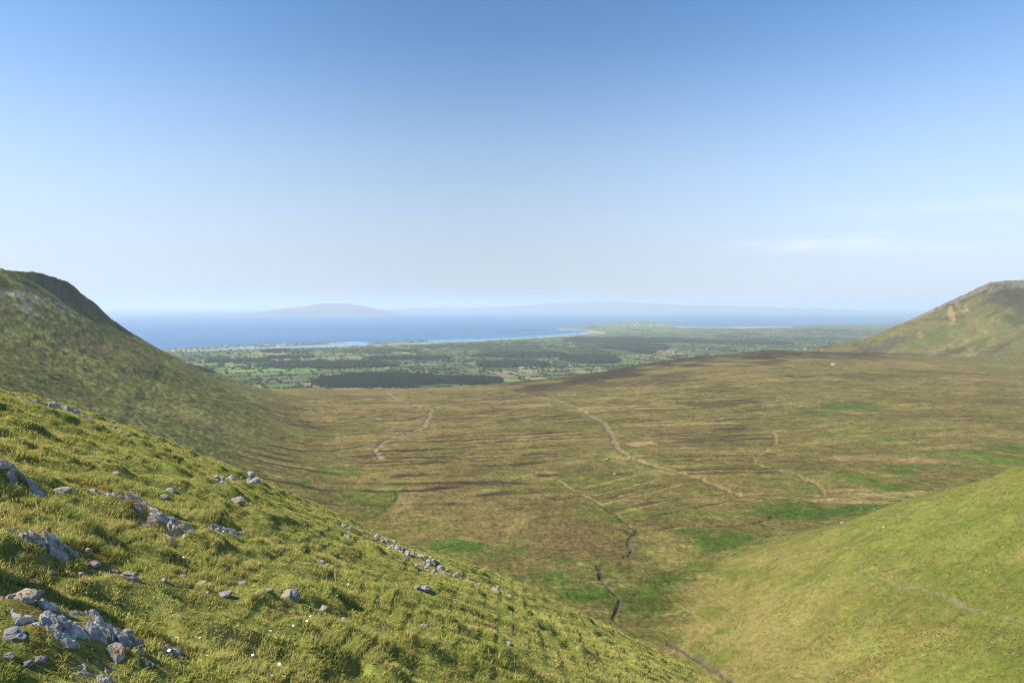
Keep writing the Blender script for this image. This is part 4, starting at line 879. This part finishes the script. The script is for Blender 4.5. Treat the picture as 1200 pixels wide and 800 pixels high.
# ------------------------------------------------------------------ woods, hedges and houses of the coastal plain
def tree_material(name, a, b):
    t = NT(name); oi = t.noise(.03, 4, .6); return t.base(t.mix(t.rng(oi, .35, .65, 0, 1), a, b), 1.0, 0.0)
M_con = tree_material('conifer_needles', (.016, .026, .012), (.028, .042, .018)); M_wood = tree_material('broadleaf_foliage', (.030, .048, .016), (.055, .080, .026))
ico_v, ico_f = None, None
bm = bmesh.new(); bmesh.ops.create_icosphere(bm, subdivisions=1, radius=1); ico1 = (np.array([v.co[:] for v in bm.verts]), np.array([[v.index for v in f.verts] for f in bm.faces])); bm.free()
ico_v, ico_f = ico1
def plain_h(x, y): return np.maximum(plain0(x, y), H(x, y, True, False)[0])
def mass(name, x, y, size, tall, mat, lab, cone=False, seed=0):
    r = np.random.default_rng(seed); z = plain_h(x, y); n = len(x)
    k = (z > SEA + 1) & (plain0(x, y) > z - .5); x, y, z, size, tall = x[k], y[k], z[k], size[k], tall[k]; n = len(x)
    base = ico_v[None] * (1 + .28 * r.normal(0, 1, (n, len(ico_v), 1)))
    if cone:
        taper = np.clip(1 - (base[:, :, 2:3] + 1) * .42, .12, 1); base = base * np.concatenate((taper, taper, np.ones_like(taper)), 2)
    v = np.stack((base[:, :, 0] * size[:, None] + x[:, None], base[:, :, 1] * size[:, None] + y[:, None], (base[:, :, 2] * .55 + .5) * tall[:, None] + z[:, None]), 2).reshape(-1, 3)
    f = (ico_f[None] + (np.arange(n) * len(ico_v))[:, None, None]).reshape(-1, 3)
    o = mesh_obj(name, v, f, mat, False); tag(o, lab, 'woodland', 'stuff'); return o
def wood(u, v, ru, rv, spacing, seed):
    c = cast_plain(u, v); n_ = cast_plain(u, v - rv); s_ = cast_plain(u, v + rv)
    rx = ru * c[1] / FPX; ry = abs(n_[1] - s_[1]) * .5
    r = np.random.default_rng(seed); n = int(4 * rx * ry / spacing ** 2); x = r.uniform(-1, 1, n); y = r.uniform(-1, 1, n)
    X_, Y_ = c[0] + x * rx, c[1] + y * ry
    k = np.maximum(np.abs(x) ** 2.5 + np.abs(y) ** 2.5, 0) + .45 * fbm(X_ / 160, Y_ / 260, 3, .6, 130 + seed) * 1.6 < .85
    return X_[k], Y_[k]
def woods(lst, spacing, seed):
    a = [wood(*q, spacing, seed + i) for i, q in enumerate(lst)]; return np.concatenate([q[0] for q in a]), np.concatenate([q[1] for q in a])
x, y = woods([(450, 448, 96, 8.5), (560, 449.5, 30, 4.5), (520, 448, 50, 5)], 9.5, 1); r = np.random.default_rng(5)
mass('conifer_plantation', x, y, r.uniform(5, 8, len(x)), r.uniform(14, 21, len(x)), M_con, 'dark block of conifer plantation on the edge of the bog', True, 1)
x, y = woods([(390, 428.5, 78, 4.4), (690, 421, 36, 5), (606, 416, 58, 3), (750, 411, 16, 2.6), (600, 428, 42, 4), (740, 397.5, 80, 3), (745, 405.5, 46, 4), (870, 400, 60, 2.5), (480, 420, 50, 2), (280, 424, 40, 2), (340, 419.5, 34, 1.4), (325, 411, 14, 1.8)], 19, 20)
mass('forest', x, y, r.uniform(9, 15, len(x)), r.uniform(12, 20, len(x)), M_con, 'dark belts of forest lying across the coastal plain', False, 2)
x, y = woods([(385, 455, 45, 3), (470, 455.5, 30, 2.5), (570, 421, 80, 5), (450, 424, 60, 4), (300, 428, 60, 6), (660, 404, 100, 6), (850, 402, 80, 8), (930, 396, 80, 7), (700, 433, 90, 5), (820, 420, 60, 4), (520, 436, 70, 4), (420, 412, 80, 4), (560, 405, 70, 4), (250, 422, 40, 5), (640, 412, 90, 5), (980, 388, 70, 4), (748, 385.5, 9, 2), (693, 382.2, 8, .8), (320, 449, 40, 3)], 42, 50)
k = r.random(len(x)) < ss(-.2, .25, fbm(x / 260, y / 500, 3, .6, 140)) * .85 + .04; x, y = x[k], y[k]
mass('woodland', x, y, r.uniform(7, 13, len(x)), r.uniform(8, 15, len(x)), M_wood, 'scattered broadleaf copses and scrub among the fields', False, 3)
# hedgerow trees along the field edges
N = 150000; yy = np.exp(r.uniform(np.log(3000), np.log(13000), N)); xx = r.uniform(-.62, .62, N) * yy
gx = xx * math.cos(ang) + yy * math.sin(ang) + 30 * fbm(xx / 500, yy / 500, 2, .5, 80); gy = -xx * math.sin(ang) + yy * math.cos(ang) + 40 * fbm(xx / 600, yy / 600, 2, .5, 81)
ro = np.floor(gy / FD); of = (np.sin(ro * 12.9898) * 43758.5453) % 1.0
e_ = np.minimum(np.minimum((gx / FW + of) % 1, 1 - (gx / FW + of) % 1) * FW, np.minimum((gy / FD) % 1, 1 - (gy / FD) % 1) * FD)
k = (e_ < 7) & (yy > lip(xx) + 700); xx, yy = xx[k], yy[k]
zz, cc_ = H(xx, yy, False, False); k = (cc_ == 4) & (zz > SEA + 3); xx, yy = xx[k], yy[k]
o = mass('hedgerows', xx, yy, r.uniform(3.5, 8, len(xx)), r.uniform(3.5, 11, len(xx)), M_wood, 'dark hedgerows with trees dividing the far fields', False, 4); print('hedge trees', len(xx))

t = NT('white_render'); t.base(t.mix(t.rng(t.noise(.5, 3), .4, .6, 0, 1), (.66, .66, .64), (.78, .78, .75)), .8, .2); M_white = t.m
t = NT('slate_roof'); t.base(t.mix(t.rng(t.noise(.8, 3), .4, .6, 0, 1), (.09, .09, .10), (.16, .155, .15)), .7, .3); M_slate = t.m
t = NT('window_glass'); t.base((.03, .035, .04), .15, .5); M_glass = t.m
def house_mesh(L, D, Hh, rh):
    bm = bmesh.new(); a, b = L / 2, D / 2; ov = .4
    P = {n: bm.verts.new(c) for n, c in dict(a=(-a, -b, -2), b=(a, -b, -2), c=(a, b, -2), d=(-a, b, -2), e=(-a, -b, Hh), f=(a, -b, Hh), g=(a, b, Hh), h=(-a, b, Hh), i=(-a, 0, Hh + rh), j=(a, 0, Hh + rh)).items()}
    for q in ('abfe', 'bcgjf', 'cdhg', 'daeih'): bm.faces.new([P[k] for k in q])
    nw = len(bm.faces)
    for s in (-1, 1):
        y0 = s * (b + ov); z0 = Hh - rh * ov / b + .05
        vs = [bm.verts.new(c) for c in ((-a - ov, y0, z0), (a + ov, y0, z0), (a + ov, 0, Hh + rh + .06), (-a - ov, 0, Hh + rh + .06), (-a - ov, y0, z0 + .25), (a + ov, y0, z0 + .25), (a + ov, 0, Hh + rh + .3), (-a - ov, 0, Hh + rh + .3))]
        for q in ((0, 1, 2, 3), (4, 5, 6, 7), (0, 1, 5, 4), (1, 2, 6, 5), (3, 0, 4, 7)): bm.faces.new([vs[k] for k in q])
    nr = len(bm.faces)
    for cx in (-a + .7, a - .7):
        res = bmesh.ops.create_cube(bm, size=1.0)
        for v_ in res['verts']: v_.co = Vector((v_.co.x * .9 + cx, v_.co.y * .7, Hh + rh + (1.3 if v_.co.z > 0 else -.4)))
    nc = len(bm.faces)
    for wx in np.linspace(-a + 1.6, a - 1.6, 4):
        vs = [bm.verts.new((wx + dx, -b - .02, z)) for dx, z in ((-.55, 1.0), (.55, 1.0), (.55, 2.2), (-.55, 2.2))]; bm.faces.new(vs)
    bm.faces.ensure_lookup_table()
    for i, f_ in enumerate(bm.faces): f_.material_index = 0 if i < nw or nr <= i < nc else 1 if i < nr else 2
    bmesh.ops.recalc_face_normals(bm, faces=bm.faces[:nr])
    me = bpy.data.meshes.new('house'); bm.to_mesh(me); bm.free()
    for m in (M_white, M_slate, M_glass): me.materials.append(m)
    return me
HM = [house_mesh(13, 7, 4.2, 3), house_mesh(16, 8, 5.5, 3.4), house_mesh(10, 6.5, 3.2, 2.6)]
def house(u, v, label, group, k, sc_=1.0, far=2600.):
    c = cast(u, v, False, far) if far < 2000 else cast_plain(u, v); z = H1(c[0], c[1])
    if z < SEA + 1 or (far > 2000 and z > SEA + 60): return
    o = bpy.data.objects.new('house', HM[k % 3]); COL.objects.link(o); o.location = (c[0], c[1], z + .3); o.rotation_euler = (0, 0, (k * .9) % 1.2 - .6); o.scale = (sc_,) * 3
    tag(o, label, 'house', None, group)
house(669, 430, 'white house beside the tan field, nearest of the farmland houses', None, 1, 1.25)
house(824, 423, 'large white farmhouse just over the dark heather edge of the bog', None, 1, 1.4)
house(976, 427, 'small white cottage alone on the dark bog under the right hill', None, 0, .85, 600.)
r = random.Random(12)
for k in range(30):
    u = r.uniform(250, 960); v = r.uniform(max(398, 404 if u < 520 else 396), 441 - max(0, (u - 640)) * .085)
    house(u, v, 'white rendered house among hedges on the coastal plain', 'houses on the coastal plain', k, r.uniform(.9, 1.3))
for k in range(34):
    u = r.uniform(722, 792); v = r.uniform(378.6, 381.5) + max(0, abs(u - 755) - 15) * .045
    house(u, v, 'white house of the village spread over the far headland', 'houses of the headland village', k, r.uniform(1.6, 2.6), 9000.)
for k in range(10):
    house(r.uniform(604, 632), r.uniform(431, 434), 'pale house in the small cluster on the near farmland', 'houses of the near cluster', k, 1.0)
